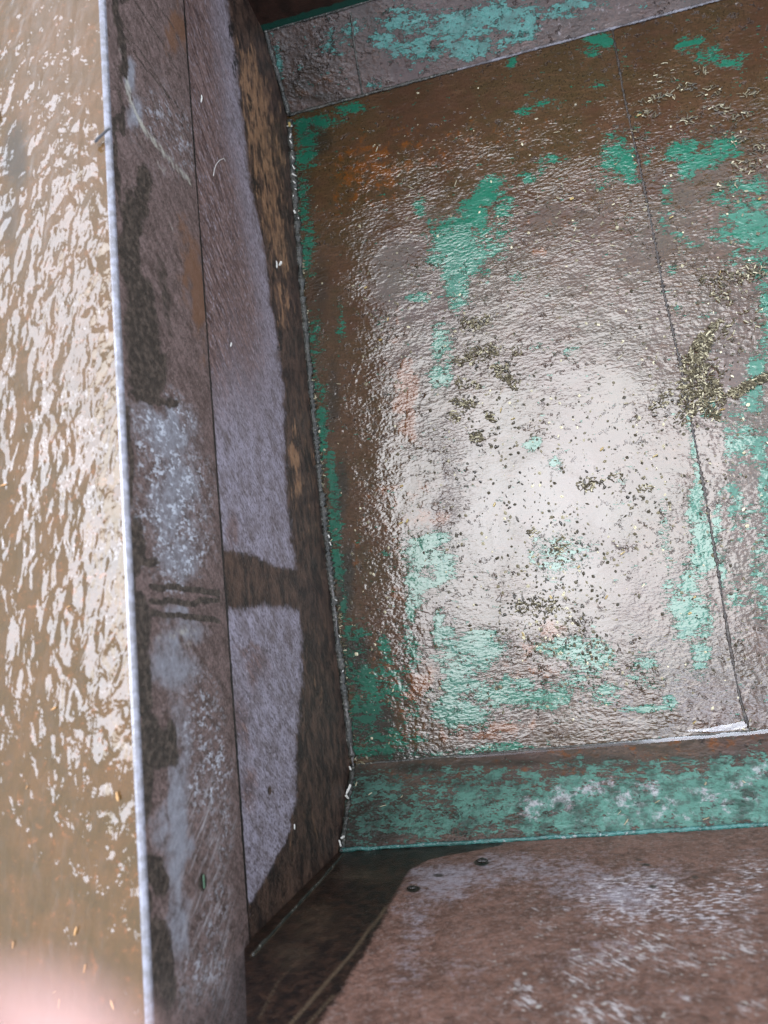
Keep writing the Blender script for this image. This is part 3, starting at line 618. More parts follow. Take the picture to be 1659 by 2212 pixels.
def rf_masks(U, V, X, Y, Z):
    w = blobs(Y, Z, RF_W, rf_uv, .45, 71)
    for pts in ([(325, 1268), (345, 1270), (365, 1266), (400, 1272), (415, 1275), (440, 1278), (475, 1280)], [(325, 1300), (350, 1302), (362, 1294), (385, 1300), (415, 1306), (435, 1297), (475, 1296)], [(328, 1326), (360, 1328), (400, 1330), (450, 1336), (475, 1342)]):
        q = [rf_uv(*p) for p in pts]
        d = poly_dist(Y + .0025 * (fbm(Z * 90, Y * 30, 75) - .5), Z, q)
        w = np.maximum(w, .95 * sst(.0045, .0010, d))
    # scrapes curling down from the rail, upper part
    cr = blobs(Y, Z, RF_C, rf_uv, .4, 72)
    for pts, wd, s in (([(262, 110), (280, 215), (310, 275), (345, 320), (380, 360), (412, 392)], .006, 1.), ([(285, 160), (310, 200), (350, 240), (400, 300)], .005, .5), ([(350, 455), (385, 520), (395, 560)], .0025, .5), ([(300, 300), (330, 345), (370, 380)], .005, .5)):
        d = poly_dist(Y, Z, [rf_uv(*p) for p in pts]); cr = np.maximum(cr, s * sst(wd * 1.6, wd * .2, d))
    for pts in ([(252, 30), (330, 150), (395, 270)], [(290, 0), (350, 90), (392, 170)], [(330, 0), (370, 50), (392, 95)], [(258, 60), (300, 130), (385, 230), (402, 262)]):
        d = poly_dist(Y, Z, [rf_uv(*p) for p in pts]); w = np.maximum(w, .8 * sst(.0022, .0006, d))
    return dict(wet=w, streak=blobs(Y, Z, RF_S, rf_uv, .5, 73), fleck=blobs(Y, Z, RF_F, rf_uv, .5, 74), orange=blobs(Y, Z, RF_O, rf_uv, .5, 76), grey=blobs(Y, Z, RF_G, rf_uv, .6, 77), cream=cr)
RAD = .0042
rail_y = np.linspace(-.36, 1.02, 460)
def rag(Y): return .0016 * (fbm(Y * 70, Y * 0, 81) - .5)
def rf_pos(U, V):
    z = ZT + rag(U) * (1 - V) ** 4 + (ZR - .0030 - RAD - ZT) * V
    return XR + .0005 * (fbm(U * 15, V * 3, 12) - .5) - .0012 * (1 - V) ** 8, U, z
grid('rail_face', rail_y, np.linspace(0, 1, 90), rf_pos, mat_rail_face, box, rf_masks)
# underside lip so the face has the thickness of its plate
grid('rail_lip', rail_y, np.array([0., 1.]), lambda U, V: (XR - .0012 + .0 * U - .016 * V, U, ZT + rag(U) * (1 - V)), mat_steel_back, box, flip=True)
def re_pos(U, V):
    a = V * math.pi / 2
    w = .0005 * (fbm(U * 60, V * 1.5, 14) - .5) * np.sin(V * math.pi)
    return XR - RAD + (RAD + w) * np.cos(a), U, ZR - .0030 - RAD + (RAD + w) * np.sin(a)
grid('rail_edge', np.linspace(-.36, 1.02, 900), np.linspace(0, 1, 9), re_pos, mat_rail_edge, box)
rt_uv = lambda x, y: tuple(on_z(x, y, ZR)[:2])
def rt_masks(U, V, X, Y, Z):
    pe = np.clip(sst(.05, .55, Y), 0, 1) * sst(-.40, -.33, X)  # paler towards the far end: sky reflection put into the base colour
    calm = np.maximum(blobs(X, Y, [(20, 330, 40, 140), (10, 500, 30, 90, .7), (40, 1400, 40, 160, .6), (60, 1960, 60, 90, .5)], rt_uv, .4, 83), sst(-.34, -.40, X) * .55)
    gr = blobs(X, Y, [(30, 340, 30, 80, .8), (20, 460, 26, 80, .6), (5, 1000, 20, 300, .4), (10, 1500, 30, 300, .4), (40, 80, 20, 60, .3)], rt_uv, .5, 84)
    return dict(peach_sheen=pe, calm=calm, grime=gr)
def rt_pos(U, V):
    X = XR - RAD - .118 * V
    d = XR - RAD - X
    return X, U, ZR + .0008 * (fbm(U * 14, X * 14, 15) - .5) * sst(0, .02, d) - .0030 * np.clip(1 - d / .034, 0, 1) ** 2
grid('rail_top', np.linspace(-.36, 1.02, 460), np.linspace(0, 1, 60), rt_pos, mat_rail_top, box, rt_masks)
grid('rail_back', rail_y[::8], np.array([0., 1.]), lambda U, V: (XR - RAD - .118 + 0 * U, U, ZR - .16 * V), mat_steel_back, box)

# bolt head on the rail, just at the edge of the view
bb = bmesh.new(); bmesh.ops.create_cone(bb, cap_ends=True, segments=28, radius1=.0135, radius2=.0125, depth=.007)
bmesh.ops.bevel(bb, geom=[e for e in bb.edges if abs(e.verts[0].co.z - e.verts[1].co.z) < 1e-6 and e.verts[0].co.z > 0], offset=.0016, segments=3, affect='EDGES')
bbm = bpy.data.meshes.new('bolt_head'); bb.to_mesh(bbm); bb.free()
for p_ in bbm.polygons: p_.use_smooth = True
bo = link('bolt_head', bbm, P('wet_zinc', (.22, .23, .28), .16, .4, 200, bump=.001), box); q_ = on_z(-31, 255, ZR); bo.location = (q_[0], q_[1], ZR + .0030)
# ---------------------------------------------------------------- near end wall
ew_uv = lambda x, y: (on_y(x, y, YNW)[0], on_y(x, y, YNW)[2])
EW_TRI = [(700, 1840), (1085, 1826), (1000, 1842), (930, 1855), (884, 1880), (860, 1925), (835, 1970), (800, 2040), (760, 2100), (720, 2170), (690, 2212), (640, 2320)]
tri = [ew_uv(*p) for p in EW_TRI]
trz = np.array([p[1] for p in tri[1:]]); trx = np.array([p[0] for p in tri[1:]]); tro = np.argsort(trz)
EW_B = [(960, 1900, 90, 50, .75), (1100, 1880, 120, 40, .6), (1250, 1900, 100, 60, .55), (1360, 1930, 70, 40, .75), (1400, 1890, 90, 30, .5), (900, 1970, 40, 60, .5), (880, 2080, 40, 60, .4), (1300, 2060, 120, 40, .4), (1000, 2100, 60, 60, .3), (1450, 2150, 80, 30, .3)]
EW_F = [(1400, 1930, 120, 50, .9), (1500, 1960, 120, 40, .95), (1580, 1930, 80, 50, .8), (1350, 1980, 90, 30, .8), (1550, 2000, 90, 26, .7), (1620, 1880, 60, 50, .6), (1250, 1950, 60, 40, .5), (1600, 1960, 60, 40, .7)]
EW_S = [(1330, 2090, 60, 40, .9), (1250, 2110, 50, 40, .7), (1150, 2150, 60, 40, .6), (1310, 2190, 80, 40, .9), (1400, 2040, 60, 40, .8), (1600, 2040, 60, 40, .6), (1450, 2080, 60, 30, .6), (1500, 2150, 40, 20, .5), (1560, 2100, 50, 30, .4), (1150, 1960, 20, 30, .5), (1180, 2000, 30, 30, .4), (1620, 2180, 40, 20, .5), (1090, 2060, 30, 20, .4), (1280, 2030, 60, 20, .4)]
def ew_masks(U, V, X, Y, Z):
    wx = np.interp(Z, trz[tro], trx[tro])
    wet = sst(.014, -.014, X - wx - .004 * (fbm(Z * 50, X * 50, 91) - .5))
    wet = np.maximum(wet, blobs(X, Z, [(1042, 1863, 16, 9, 1), (890, 1921, 16, 8, 1), (1395, 1868, 18, 5, .6), (1380, 1857, 12, 4, .6), (1240, 2010, 10, 6, .5), (950, 1890, 20, 6, .6), (1500, 1895, 12, 5, .6), (1410, 1915, 12, 4, .7), (1320, 1885, 10, 4, .5)], ew_uv, .4, 92))
    yl = np.zeros_like(X)
    for pts, wd, s in (([(742, 1846), (690, 1905), (640, 1960), (545, 2065)], .0035, 1), ([(834, 1960), (760, 2060), (690, 2140), (628, 2212)], .0028, .75), ([(720, 2150), (650, 2230)], .002, .6), ([(560, 2200), (600, 2120), (660, 2060)], .002, .3)):
        d = poly_dist(X, Z, [ew_uv(*p) for p in pts]); yl = np.maximum(yl, s * sst(wd * .9, wd * .1, d))
    yl = np.maximum(yl, .45 * blobs(X, Z, [(690, 1990, 50, 40), (630, 2060, 40, 30), (790, 1890, 60, 16)], ew_uv, .5, 97) * fbm(X * 160, Z * 160, 98))
    return dict(wet=wet, bloom=blobs(X, Z, EW_B, ew_uv, .6, 93), fleck=blobs(X, Z, EW_F, ew_uv, .5, 94), scuff=blobs(X, Z, EW_S, ew_uv, .6, 95), line=yl, orange=blobs(X, Z, [(1500, 2150, 120, 50, .5), (1100, 2100, 120, 60, .5), (1620, 2100, 60, 60, .5), (960, 2130, 60, 60, .5)], ew_uv, .6, 96))
def ew_pos(U, V):        # cut back along a slant above the foot of the rail
    z = ZB - .002 + (ZR - ZB) * V
    x0 = XW - .002 + np.clip(z - ZT, 0, 1) * .445
    return x0 + (1.25 - x0) * U, YNW + .0008 * (fbm(U * 30, V * 10, 17) - .5), z
grid('end_wall', np.linspace(0, 1, 420) ** 1.2, np.linspace(0, 1, 260), ew_pos, mat_end, box, ew_masks, flip=True)
# raised corner strap running up the end wall beside the side wall
bead('corner_weld', [tuple(on_y(x, y, YNW + .0006)) for x, y in ((742, 1846), (690, 1905), (640, 1960), (590, 2015), (545, 2065))], .0022, mat_weld, box, 7, 6, .3, 60, .5)

# unseen bar behind the end wall, added to shade the rail face
bmr = bmesh.new(); bmesh.ops.create_cube(bmr, size=1)
for v in bmr.verts: v.co = Vector((.53 + v.co.x * 1.44, YNW - .095 + v.co.y * .17, -.556 + v.co.z * .16))
bmesh.ops.bevel(bmr, geom=bmr.edges[:], offset=.006, segments=2, affect='EDGES')
mer = bpy.data.meshes.new('end_light_blocker'); bmr.to_mesh(mer); bmr.free(); link('end_light_blocker', mer, mat_rail_top, box)
# ---------------------------------------------------------------- far end wall
def fw_masks(U, V, X, Y, Z):
    zb = ZF + HF
    return dict(green=sst(.022, .004, Z - zb) * 1.0)
grid('end_wall', np.linspace(0, 1, 200), np.linspace(0, 1, 80), lambda U, V: (XW - .002 + (1.25 - XW) * U, YF + HF + 0 * U, ZF + HF - .002 + (ZR - ZF - HF) * V), mat_dark, box, fw_masks)

# ---------------------------------------------------------------- weld beads
bead('weld_bead', [(float(dented(y)) + .003, y, ZF + .002) for y in np.linspace(YN + .01, YF - .01, 50)], .0054, mat_weld, box, 3, 8, .75, 170, .8)
bead('weld_bead', [(float(dented(y)) + .0046, y, ZF + .0045) for y in np.linspace(YN - .02, .12, 30)], .0016, mat_weld_pale, box, 13, 6, .7, 130, .7)
bead('weld_bead', [(XW + .004, YN - HB * t, ZF + HB * t + .002) for t in np.linspace(0, 1, 20)], .0035, mat_weld, box, 23, 8, .6, 150, .8)
bead('weld_bead', [(x, YNW + .0022, ZB + .0012) for x in np.linspace(XW + .003, 1.2, 60)], .0024, mat_weld_green, box, 33, 7, .35, 70, .7)
bead('weld_bead', [(XW + .003, YF + HF * t, ZF + HF * t + .003) for t in np.linspace(0, 1, 20)], .0038, mat_weld, box, 43, 8, .6, 150, .8)
bead('weld_bead', [(x, YF - .0008, ZF + .0012) for x in np.linspace(XW + .004, -.02, 30)], .0026, mat_weld, box, 53, 7, .6, 130, .7)
bead('weld_bead', [(x, YF - .0004, ZF + .0008) for x in np.linspace(-.03, 1.2, 60)], .0021, mat_lip, box, 57, 7, .5, 110, .7)
bead('weld_bead', [(x, YF + HF + .000, ZF + HF + .001) for x in np.linspace(XW + .004, 1.2, 60)], .0022, mat_weld, box, 63, 7, .5, 130, .7)
bt = [fb_uv(*p) for p in ((758, 28), (764, 90), (772, 140), (784, 205))]
bead('weld_bead', [(u, YF + v, ZF + v + .0012) for u, v in bt], .0017, mat_weld, box, 73, 7, .8, 180, .7)
bead('weld_bead', [(x, YN - .0005, ZF + .0004) for x in np.linspace(XW + .006, 1.2, 60)], .0018, mat_weld, box, 83, 7, .5, 130, .6)

# ================================================================== WATER
def puddle(name, px, label, seed):
    pts = [on_z(*p) for p in px]
    bm = bmesh.new(); 
    vs_ = [bm.verts.new((p[0], p[1], ZF + .0034)) for p in pts]
    f = bm.faces.new(vs_)
    bmesh.ops.triangulate(bm, faces=[f])
    bmesh.ops.subdivide_edges(bm, edges=bm.edges[:], cuts=3, use_grid_fill=True)
    bmesh.ops.recalc_face_normals(bm, faces=bm.faces[:])
    for f in bm.faces:
        if f.normal.z < 0: f.normal_flip()
    me = bpy.data.meshes.new(name); bm.to_mesh(me); bm.free()
    o = link(name, me, mat_water); tag(o, label, 'water', None, 'structure'); return o
def ragged(top, bot, seed, n=60, a=3.0):
    tx = np.array([p[0] for p in top], float); t_y = np.array([p[1] for p in top], float); bx = np.array([p[0] for p in bot], float); b_y = np.array([p[1] for p in bot], float)
    xs = np.linspace(tx[0], tx[-1], n)
    T = np.interp(xs, tx, t_y) + a * 2 * (fbm(xs * .045, xs * 0, seed) - .5); B = np.interp(xs, bx, b_y) + a * .7 * (fbm(xs * .05, xs * 0, seed + 3) - .5)
    return list(zip(xs, T)) + list(zip(xs[::-1], B[::-1]))
puddle('puddle', ragged([(985, 1634), (1100, 1626), (1200, 1618), (1290, 1609), (1345, 1602), (1450, 1593), (1560, 1584), (1900, 1553)], [(985, 1637), (1100, 1634), (1300, 1622), (1450, 1612), (1560, 1606), (1900, 1585)], 3), 'long thin strip of bright water lying along the near foot of the floor', 3)
puddle('puddle', ragged([(1484, 1577), (1530, 1571), (1580, 1562), (1606, 1558), (1613, 1566)], [(1484, 1579), (1540, 1580), (1600, 1574), (1613, 1568)], 9, 40, 2.), 'short wedge of bright water at the near end of the floor seam', 9)

# ================================================================== LOOSE BITS
def flake_mesh(name, l, w, t, curl, seed, mat):
    r = random.Random(seed); n = 5; v = []; f = []
    for i in range(n + 1):
        s = i / n; x = (s - .5) * l
        ww = w * (.55 + .45 * math.sin(math.pi * (s * .8 + .1))) * (1 + r.uniform(-.18, .18)) / 2
        z = curl * (1 - (2 * s - 1) ** 2) * l; y = r.uniform(-.08, .08) * w
        for yy, zz in ((-ww, 0), (-ww * .3, t), (ww * .4, t * .9), (ww, .1 * t), (ww * .2, -t * .2)):
            v.append((x, y + yy, z + zz))
    for i in range(n):
        for k in range(5):
            a = i * 5 + k; b = i * 5 + (k + 1) % 5; f.append((a, b, b + 5, a + 5))
    f.append((4, 3, 2, 1, 0)); f.append(tuple(range(n * 5, n * 5 + 5)))
    me = bpy.data.meshes.new(name); me.from_pydata(v, [], f); me.update(); me.materials.append(mat)
    bm = bmesh.new(); bm.from_mesh(me); bmesh.ops.recalc_face_normals(bm, faces=bm.faces[:]); bm.to_mesh(me); bm.free()
    return me
def grain_mesh(name, l, w, mat, seed):
    bm = bmesh.new(); bmesh.ops.create_icosphere(bm, subdivisions=2, radius=.5)
    r = random.Random(seed)
    for v in bm.verts:
        c = v.co; p = 1 - .35 * (2 * c.x) ** 2 * (1 if c.x > 0 else .6)
        v.co = Vector((c.x * l, c.y * w * p + .08 * w * math.sin(c.x * 7 + seed), c.z * w * .7 * p + w * .22)) * (1 + r.uniform(-.03, .03))
    me = bpy.data.meshes.new(name); bm.to_mesh(me); bm.free(); me.materials.append(mat)
    for p in me.polygons: p.use_smooth = True
    return me
KINDS = {
 'straw_bit': [flake_mesh('straw_bit', l, w, .0006, c, s, mat_straw) for s, (l, w, c) in enumerate([(.0085, .0016, .03), (.0062, .002, .06), (.011, .0013, .02), (.005, .0024, .02)])],
 'golden_straw': [flake_mesh('golden_straw', l, w, .0009, c, s + 10, mat_gold) for s, (l, w, c) in enumerate([(.0062, .0024, .0), (.0075, .0018, .02), (.0052, .0032, .0)])],
 'husk': [grain_mesh('husk', l, w, mat_husk, s + 20) for s, (l, w) in enumerate([(.0070, .0030), (.0055, .0028), (.0082, .0026), (.0048, .0034)])],
 'white_flake': [flake_mesh('white_flake', l, w, .001, c, s + 30, mat_white) for s, (l, w, c) in enumerate([(.007, .0035, .04), (.0055, .004, .02), (.010, .003, .05)])],
 'clod': [grain_mesh('clod', l, w, mat_clod, s + 40) for s, (l, w) in enumerate([(.016, .010), (.013, .008)])],
}
def place(kind, pos, rot, label, cat, group=None, scale=1., normal=None, idx=None, mesh=None):
    me = mesh or (KINDS[kind][idx if idx is not None else rng.randrange(len(KINDS[kind]))])
    o = bpy.data.objects.new(kind, me); COL.objects.link(o)
    q = Vector((0, 0, 1)).rotation_difference(Vector(normal)) if normal is not None else Matrix.Identity(3).to_quaternion()
    o.rotation_mode = 'QUATERNION'
    o.rotation_quaternion = q @ Matrix.Rotation(rot, 3, 'Z').to_quaternion()
    o.location = Vector(pos); o.scale = (scale,) * 3
    return tag(o, label, cat, group)
def on_floor(x, y, lift=.0012):
    p = on_z(x, y); return (p[0], p[1], ZF + lift)

# bits strewn over the floor: dark wet husks (clustered as in the photo) and pale straw
clusters = [(1040, 760, 60, 30, 18), (1000, 870, 26, 16, 12), (1090, 800, 26, 24, 12), (1020, 700, 30, 20, 8), (1060, 950, 60, 50, 14), (1010, 1020, 26, 30, 8), (1280, 1040, 40, 24, 16), (1220, 1170, 60, 50, 14), (1150, 1310, 60, 34, 30), (1200, 1280, 70, 60, 20), (1130, 1080, 60, 60, 10), (1430, 890, 40, 30, 8), (1390, 1050, 40, 30, 7), (1250, 1390, 60, 20, 10), (830, 1380, 30, 60, 6), (1480, 860, 20, 20, 6)]
for cx, cy, sx_, sy_, n in clusters:
    for i in range(n):
        x = rng.gauss(cx, sx_ * .6); y = rng.gauss(cy, sy_ * .6)
        place('husk', on_floor(x, y, .0008), rng.uniform(0, 6.28), 'dark wet grain husk lying on the shiny wet floor', 'husk', 'dark husks on the wet floor', rng.uniform(.55, 1.15))
for i in range(46):
    x = rng.uniform(720, 1650); y = rng.choice([rng.uniform(240, 700), rng.uniform(300, 1560)])
    if y < 330 - .25 * (x - 620): continue
    place('straw_bit', on_floor(x, y), rng.gauss(.1, .7), 'pale straw bit lying flat on the rusty floor', 'straw', 'pale straw bits on the floor', rng.uniform(.5, 1.0))
for (x, y, r) in ((822, 735, .2), (838, 690, 1.2), (790, 622, .4), (880, 1125, 1.), (866, 1130, .3), (868, 1050, .2), (1560, 885, 0), (1345, 1195, .5), (1300, 970, .7), (1310, 1290, .9), (1500, 1290, .4), (1190, 1290, 1.9), (1500, 1560, .6), (1490, 1325, .3), (1108, 905, .2), (1082, 886, 1.2), (1250, 1225, .6), (1415, 985, .4), (1130, 1370, 2.), (1068, 1090, 1.), (1640, 430, .4), (1450, 470, .3), (1380, 250, .2), (1235, 430, .1), (1555, 590, 1.2)):
    place('golden_straw', on_floor(x, y), r, 'short golden straw piece lying on the floor', 'straw', 'golden straw pieces on the floor', rng.uniform(.75, 1.05))
for (x, y, r) in ((660, 262, .3), (745, 640, .2), (1070, 660, .4), (1145, 1690, .3)):
    pass

# heaps of wet chaff that nobody could count
def litter(name, areas, seed, label, per=900.):
    r = random.Random(seed); v = []; f = []; tone = []
    for cx, cy, rx, ry, ang, n in areas:
        for i in range(n):
            a = r.uniform(0, 6.28); q = math.sqrt(r.random())
            dx, dy = rx * q * math.cos(a), ry * q * math.sin(a)
            x = cx + dx * math.cos(ang) - dy * math.sin(ang); y = cy + dx * math.sin(ang) + dy * math.cos(ang)
            p = on_z(x, y); z = ZF + .0008 + .0035 * (1 - q) * r.random() * min(1, n / 60)
            l = r.uniform(.0025, .0075); w = r.uniform(.0007, .0018); t = r.gauss(0, .9); tl = r.uniform(-.25, .25)
            c, s = math.cos(t), math.sin(t); b = len(v)
            th = .0006
            for (lx, ly, lz) in ((-l / 2, -w / 2, 0), (l / 2, -w / 2, 0), (l / 2, w / 2, 0), (-l / 2, w / 2, 0), (-l / 2 * .8, 0, th), (l / 2 * .8, 0, th)):
                v.append((p[0] + lx * c - ly * s, p[1] + lx * s + ly * c, z + lz + lx * tl))
            f += [(b, b + 1, b + 5, b + 4), (b + 3, b + 4, b + 5, b + 2), (b, b + 4, b + 3), (b + 1, b + 2, b + 5), (b, b + 3, b + 2, b + 1)]
            k = r.random() ** 1.8
            tone += [k] * 6
    me = bpy.data.meshes.new(name); me.from_pydata(v, [], f); me.update()
    at = me.attributes.new('tone', 'FLOAT', 'POINT'); at.data.foreach_set('value', np.array(tone, np.float32))
    o = link(name, me, mat_litter); tag(o, label, 'chaff', None, 'stuff'); return o
litter('chaff_heap', [(1515, 750, 34, 22, -1.0, 190), (1500, 790, 32, 26, .3, 190), (1512, 835, 50, 26, .1, 230), (1495, 868, 34, 24, .2, 110), (1540, 860, 30, 22, .2, 80), (1535, 893, 24, 12, .5, 60), (1535, 712, 34, 10, -.7, 80), (1480, 900, 26, 14, -.4, 40), (1545, 800, 26, 30, 0, 40)], 5, 'heap of wet chaff piled beside the floor seam')
litter('chaff_heap', [(1600, 842, 32, 9, -.35, 90), (1635, 822, 34, 9, -.35, 90), (1590, 850, 16, 10, 0, 40), (1660, 810, 30, 9, -.3, 50)], 6, 'narrow streak of wet chaff at the right of the heap')
litter('chaff_scatter', [(1545, 600, 40, 14, -.3, 50), (1600, 600, 60, 14, -.2, 60), (1640, 580, 50, 20, -.2, 60), (1560, 640, 30, 20, .6, 40), (1530, 200, 30, 12, -.3, 26), (1420, 215, 40, 12, -.2, 36), (1400, 245, 30, 10, 0, 24), (1480, 190, 30, 10, -.2, 26), (1590, 300, 26, 12, 0, 30), (1640, 320, 30, 12, -.2, 30), (1610, 250, 30, 12, -.2, 26), (1570, 400, 30, 12, -.3, 24), (1610, 360, 40, 16, -.2, 40), (1490, 260, 30, 10, -.3, 24), (1370, 290, 30, 14, .2, 20), (1560, 235, 26, 10, 0, 24), (1620, 200, 30, 10, -.2, 20), (1510, 150, 20, 14, 1, 16), (1440, 160, 26, 30, 1, 14), (1330, 500, 100, 40, 0, 30), (1250, 460, 120, 60, 0, 30), (1600, 700, 60, 30, -.4, 40)], 7, 'scattered wet chaff over the far right part of the floor')
litter('chaff_scatter', [(1040, 765, 40, 20, -.3, 110), (1085, 805, 26, 16, .5, 90), (1000, 870, 28, 12, .2, 80), (1030, 945, 16, 12, .4, 50), (1020, 700, 26, 16, .2, 60), (1010, 830, 30, 12, .2, 40), (1060, 900, 20, 10, .5, 34), (980, 900, 14, 12, .8, 26), (1110, 830, 14, 14, .8, 30), (1210, 1180, 24, 16, -.6, 40), (1150, 1150, 16, 10, .2, 20), (1275, 1045, 30, 14, -.2, 50), (1420, 875, 24, 10, -.3, 26), (1160, 1310, 50, 20, 0, 90), (1115, 760, 14, 10, .3, 18), (990, 780, 16, 10, .3, 20), (1050, 690, 14, 10, .3, 20), (1395, 1055, 20, 10, -.2, 24), (1440, 850, 20, 8, -.3, 16), (1330, 1030, 20, 10, 0, 16)], 8, 'dark clots of wet chaff in the shiny middle of the floor')
litter('chaff_scatter', [(662, 800, 9, 50, 0, 170), (672, 870, 9, 50, 0, 170), (682, 960, 9, 50, 0, 160), (691, 1030, 9, 50, 0, 130), (657, 700, 9, 60, 0, 120), (650, 600, 9, 60, 0, 110), (642, 500, 8, 60, 0, 80), (740, 1450, 9, 70, 0, 90), (730, 1360, 8, 60, 0, 70), (752, 1600, 10, 40, 0, 60), (708, 1180, 8, 60, 0, 60), (760, 1650, 26, 12, 0, 40), (752, 1560, 6, 50, 0, 40), (700, 1120, 7, 50, 0, 50), (715, 1300, 7, 80, 0, 50)], 9, 'wet chaff caught along the weld at the foot of the side wall')

def grit(name, areas, seed, label):
    r = random.Random(seed); v = []; f = []; tone = []
    for cx, cy, rx, ry, n in areas:
        for i in range(n):
            x = r.gauss(cx, rx); y = r.gauss(cy, ry)
            p = on_z(x, y); L = .0007 + .0024 * r.random() ** 2.2; w = L * r.uniform(.4, .9); h = w * r.uniform(.4, .8); t = r.uniform(0, 3.14); c, s = math.cos(t), math.sin(t)
            if p[1] < YN + .003 or p[1] > YF - .003 or p[0] < XW + .006: continue
            b = len(v)
            for lx, ly, lz in ((-L, 0, 0), (L, 0, 0), (0, -w, 0), (.2 * L, w, 0), (r.uniform(-.3, .3) * L, 0, h), (-.5 * L, -.7 * w, 0), (.6 * L, -.6 * w, 0), (-.6 * L, .6 * w, 0)):
                v.append((p[0] + lx * c - ly * s, p[1] + lx * s + ly * c, ZF + .0002 + lz))
            ring = [0, 5, 2, 6, 1, 3, 7]
            f += [(b + ring[k], b + ring[(k + 1) % 7], b + 4) for k in range(7)]
            tone += [r.random() ** 2.2] * 8
    me = bpy.data.meshes.new(name); me.from_pydata(v, [], f); me.update()
    at = me.attributes.new('tone', 'FLOAT', 'POINT'); at.data.foreach_set('value', np.array(tone, np.float32))
    o = link(name, me, mat_litter); tag(o, label, 'grit', None, 'stuff'); return o
grit('grit', [(1180, 1000, 130, 150, 520), (1200, 1250, 90, 80, 420), (1180, 1340, 60, 40, 300), (1250, 1410, 70, 30, 160), (1030, 800, 70, 90, 240), (1420, 1000, 80, 150, 260), (1500, 650, 110, 200, 420), (900, 900, 120, 350, 420), (1150, 500, 220, 170, 420), (780, 1300, 60, 200, 200), (1580, 1150, 60, 220, 200), (1300, 1500, 200, 60, 200)], 15, 'fine wet grit and chaff dust specked over the floor')

def on_side(x, y, lift=.0008):
    p = on_x(x, y, XW); return (XW + lift, p[1], p[2])
def on_face(x, y, lift=.001):
    p = on_x(x, y, XR); return (XR + lift, p[1], p[2])
def on_rail(x, y, lift=.001):
    p = on_z(x, y, ZR); return (p[0], p[1], ZR + lift)
def on_bevel(x, y, lift=.0012):
    u, v = nb_uv(x, y); return (u, YN - v + lift * .7, ZF + v + lift * .7)
NX = (1, 0, 0); NBV = (0, .707, .707); NY = (0, 1, 0)
# white crumbs stuck along the far end of the weld
crumbs = [(623, 288, 1.1), (623, 305, .9), (626, 322, .8), (624, 335, .6), (627, 350, .8), (626, 366, .7), (629, 385, 1.), (628, 398, .8), (630, 412, .5), (627, 460, 1.), (624, 425, .5), (636, 475, .5), (595, 572, 1.1), (700, 1160, .7), (703, 1176, .6), (741, 1706, 1.3), (747, 1694, 1.0), (738, 1722, .9), (728, 1810, 1.), (745, 1660, .8), (722, 1822, .8), (716, 1298, .6), (726, 1375, .5), (735, 1450, .5)]
for i, (x, y, s) in enumerate(crumbs):
    p = on_x(x, y, float(XW) - .003); 
    z = max(p[2], ZF + .006)
    place('white_flake', (XW + .004, p[1], z), rng.uniform(0, 6.28), 'white crumb stuck in the weld along the foot of the side wall', 'crumb', 'white crumbs along the side wall weld', s, (.7, 0, .7))
place('golden_straw', (XW + .006, on_x(622, 280, XW)[1], -.988), 1.5, 'yellow straw chunk at the far end of the white crumbs', 'straw', None, 1.5, (.5, 0, .85), 2)
# single things on the side wall and rail face
place('white_flake', on_side(433, 214), 1.3, 'cream husk flake stuck high on the side wall near the far end', 'flake', None, 1.0, NX, 2)
place('white_flake', on_side(497, 745), 1.0, 'small white flake stuck on the brown middle of the side wall', 'flake', None, .85, NX, 0)
place('white_flake', on_side(634, 1786), 1.4, 'white grain stuck in a wet spot low on the side wall', 'grain', None, .9, NX, 1)
place('white_flake', on_x(597, 572, XW + .001), 1.4, 'cream crumb clinging to the orange rust of the side wall', 'crumb', None, 1.4, NX, 0)
hair = [on_x(x, y, XW + .0012) for x, y in ((461, 380), (463, 366), (468, 353), (476, 345), (484, 342), (488, 349))]
hb = bead('fibre', [tuple(p) for p in hair], .00035, mat_white, None, 5, 5, .1, 40, 1)
tag(hb, 'curled white fibre stuck on the side wall', 'fibre')
place('straw_bit', on_face(437, 1904), 1.57, 'green seed scrap in a dark oval wet spot on the rail face', 'seed', None, 1.2, NX, 1, flake_mesh('seed', .008, .002, .0008, 0, 77, mat_green_bit))
# dark sliver across the rail edge
lf = flake_mesh('seed_sliver', .016, .0034, .001, .04, 78, mat_leaf)
place('seed_sliver', (XR - .003, on_z(218, 298, ZR)[1], ZR + .0022), .55, 'black seed sliver lying across the pale rail edge', 'seed', None, 1., None, None, lf)
for (x, y, r, s) in ((118, 1530, .4, 1), (10, 1048, .1, 1.1), (165, 2010, 1.2, 1.2), (185, 2090, 1.3, 1.1), (130, 2165, 1.4, 1.2), (245, 2168, 1.9, 1.2), (255, 1720, 1.7, 1.3), (30, 2040, 1.4, .9), (120, 2140, .6, .6), (150, 1310, .3, .6), (60, 1700, 1.1, .6)):
    place('orange_straw', on_rail(x, y), r, 'orange straw bit lying on the wet brown rail top', 'straw', 'orange straw bits on the rail top', .62 * s, None, None, flake_mesh('orange_straw', .0075, .0019, .0008, .03, int(x), mat_orange_straw) )
# clods on the end wall
place('clod', tuple(on_y(1042, 1863, YNW + .002)), .1, 'larger dark wet clod stuck on the end wall below the green strip', 'clod', None, .8, NY, 0)
place('clod', tuple(on_y(890, 1921, YNW + .0015)), .1, 'dark oval clod with a rusty tail beside the wet patch of the end wall', 'clod', None, .75, NY, 1)
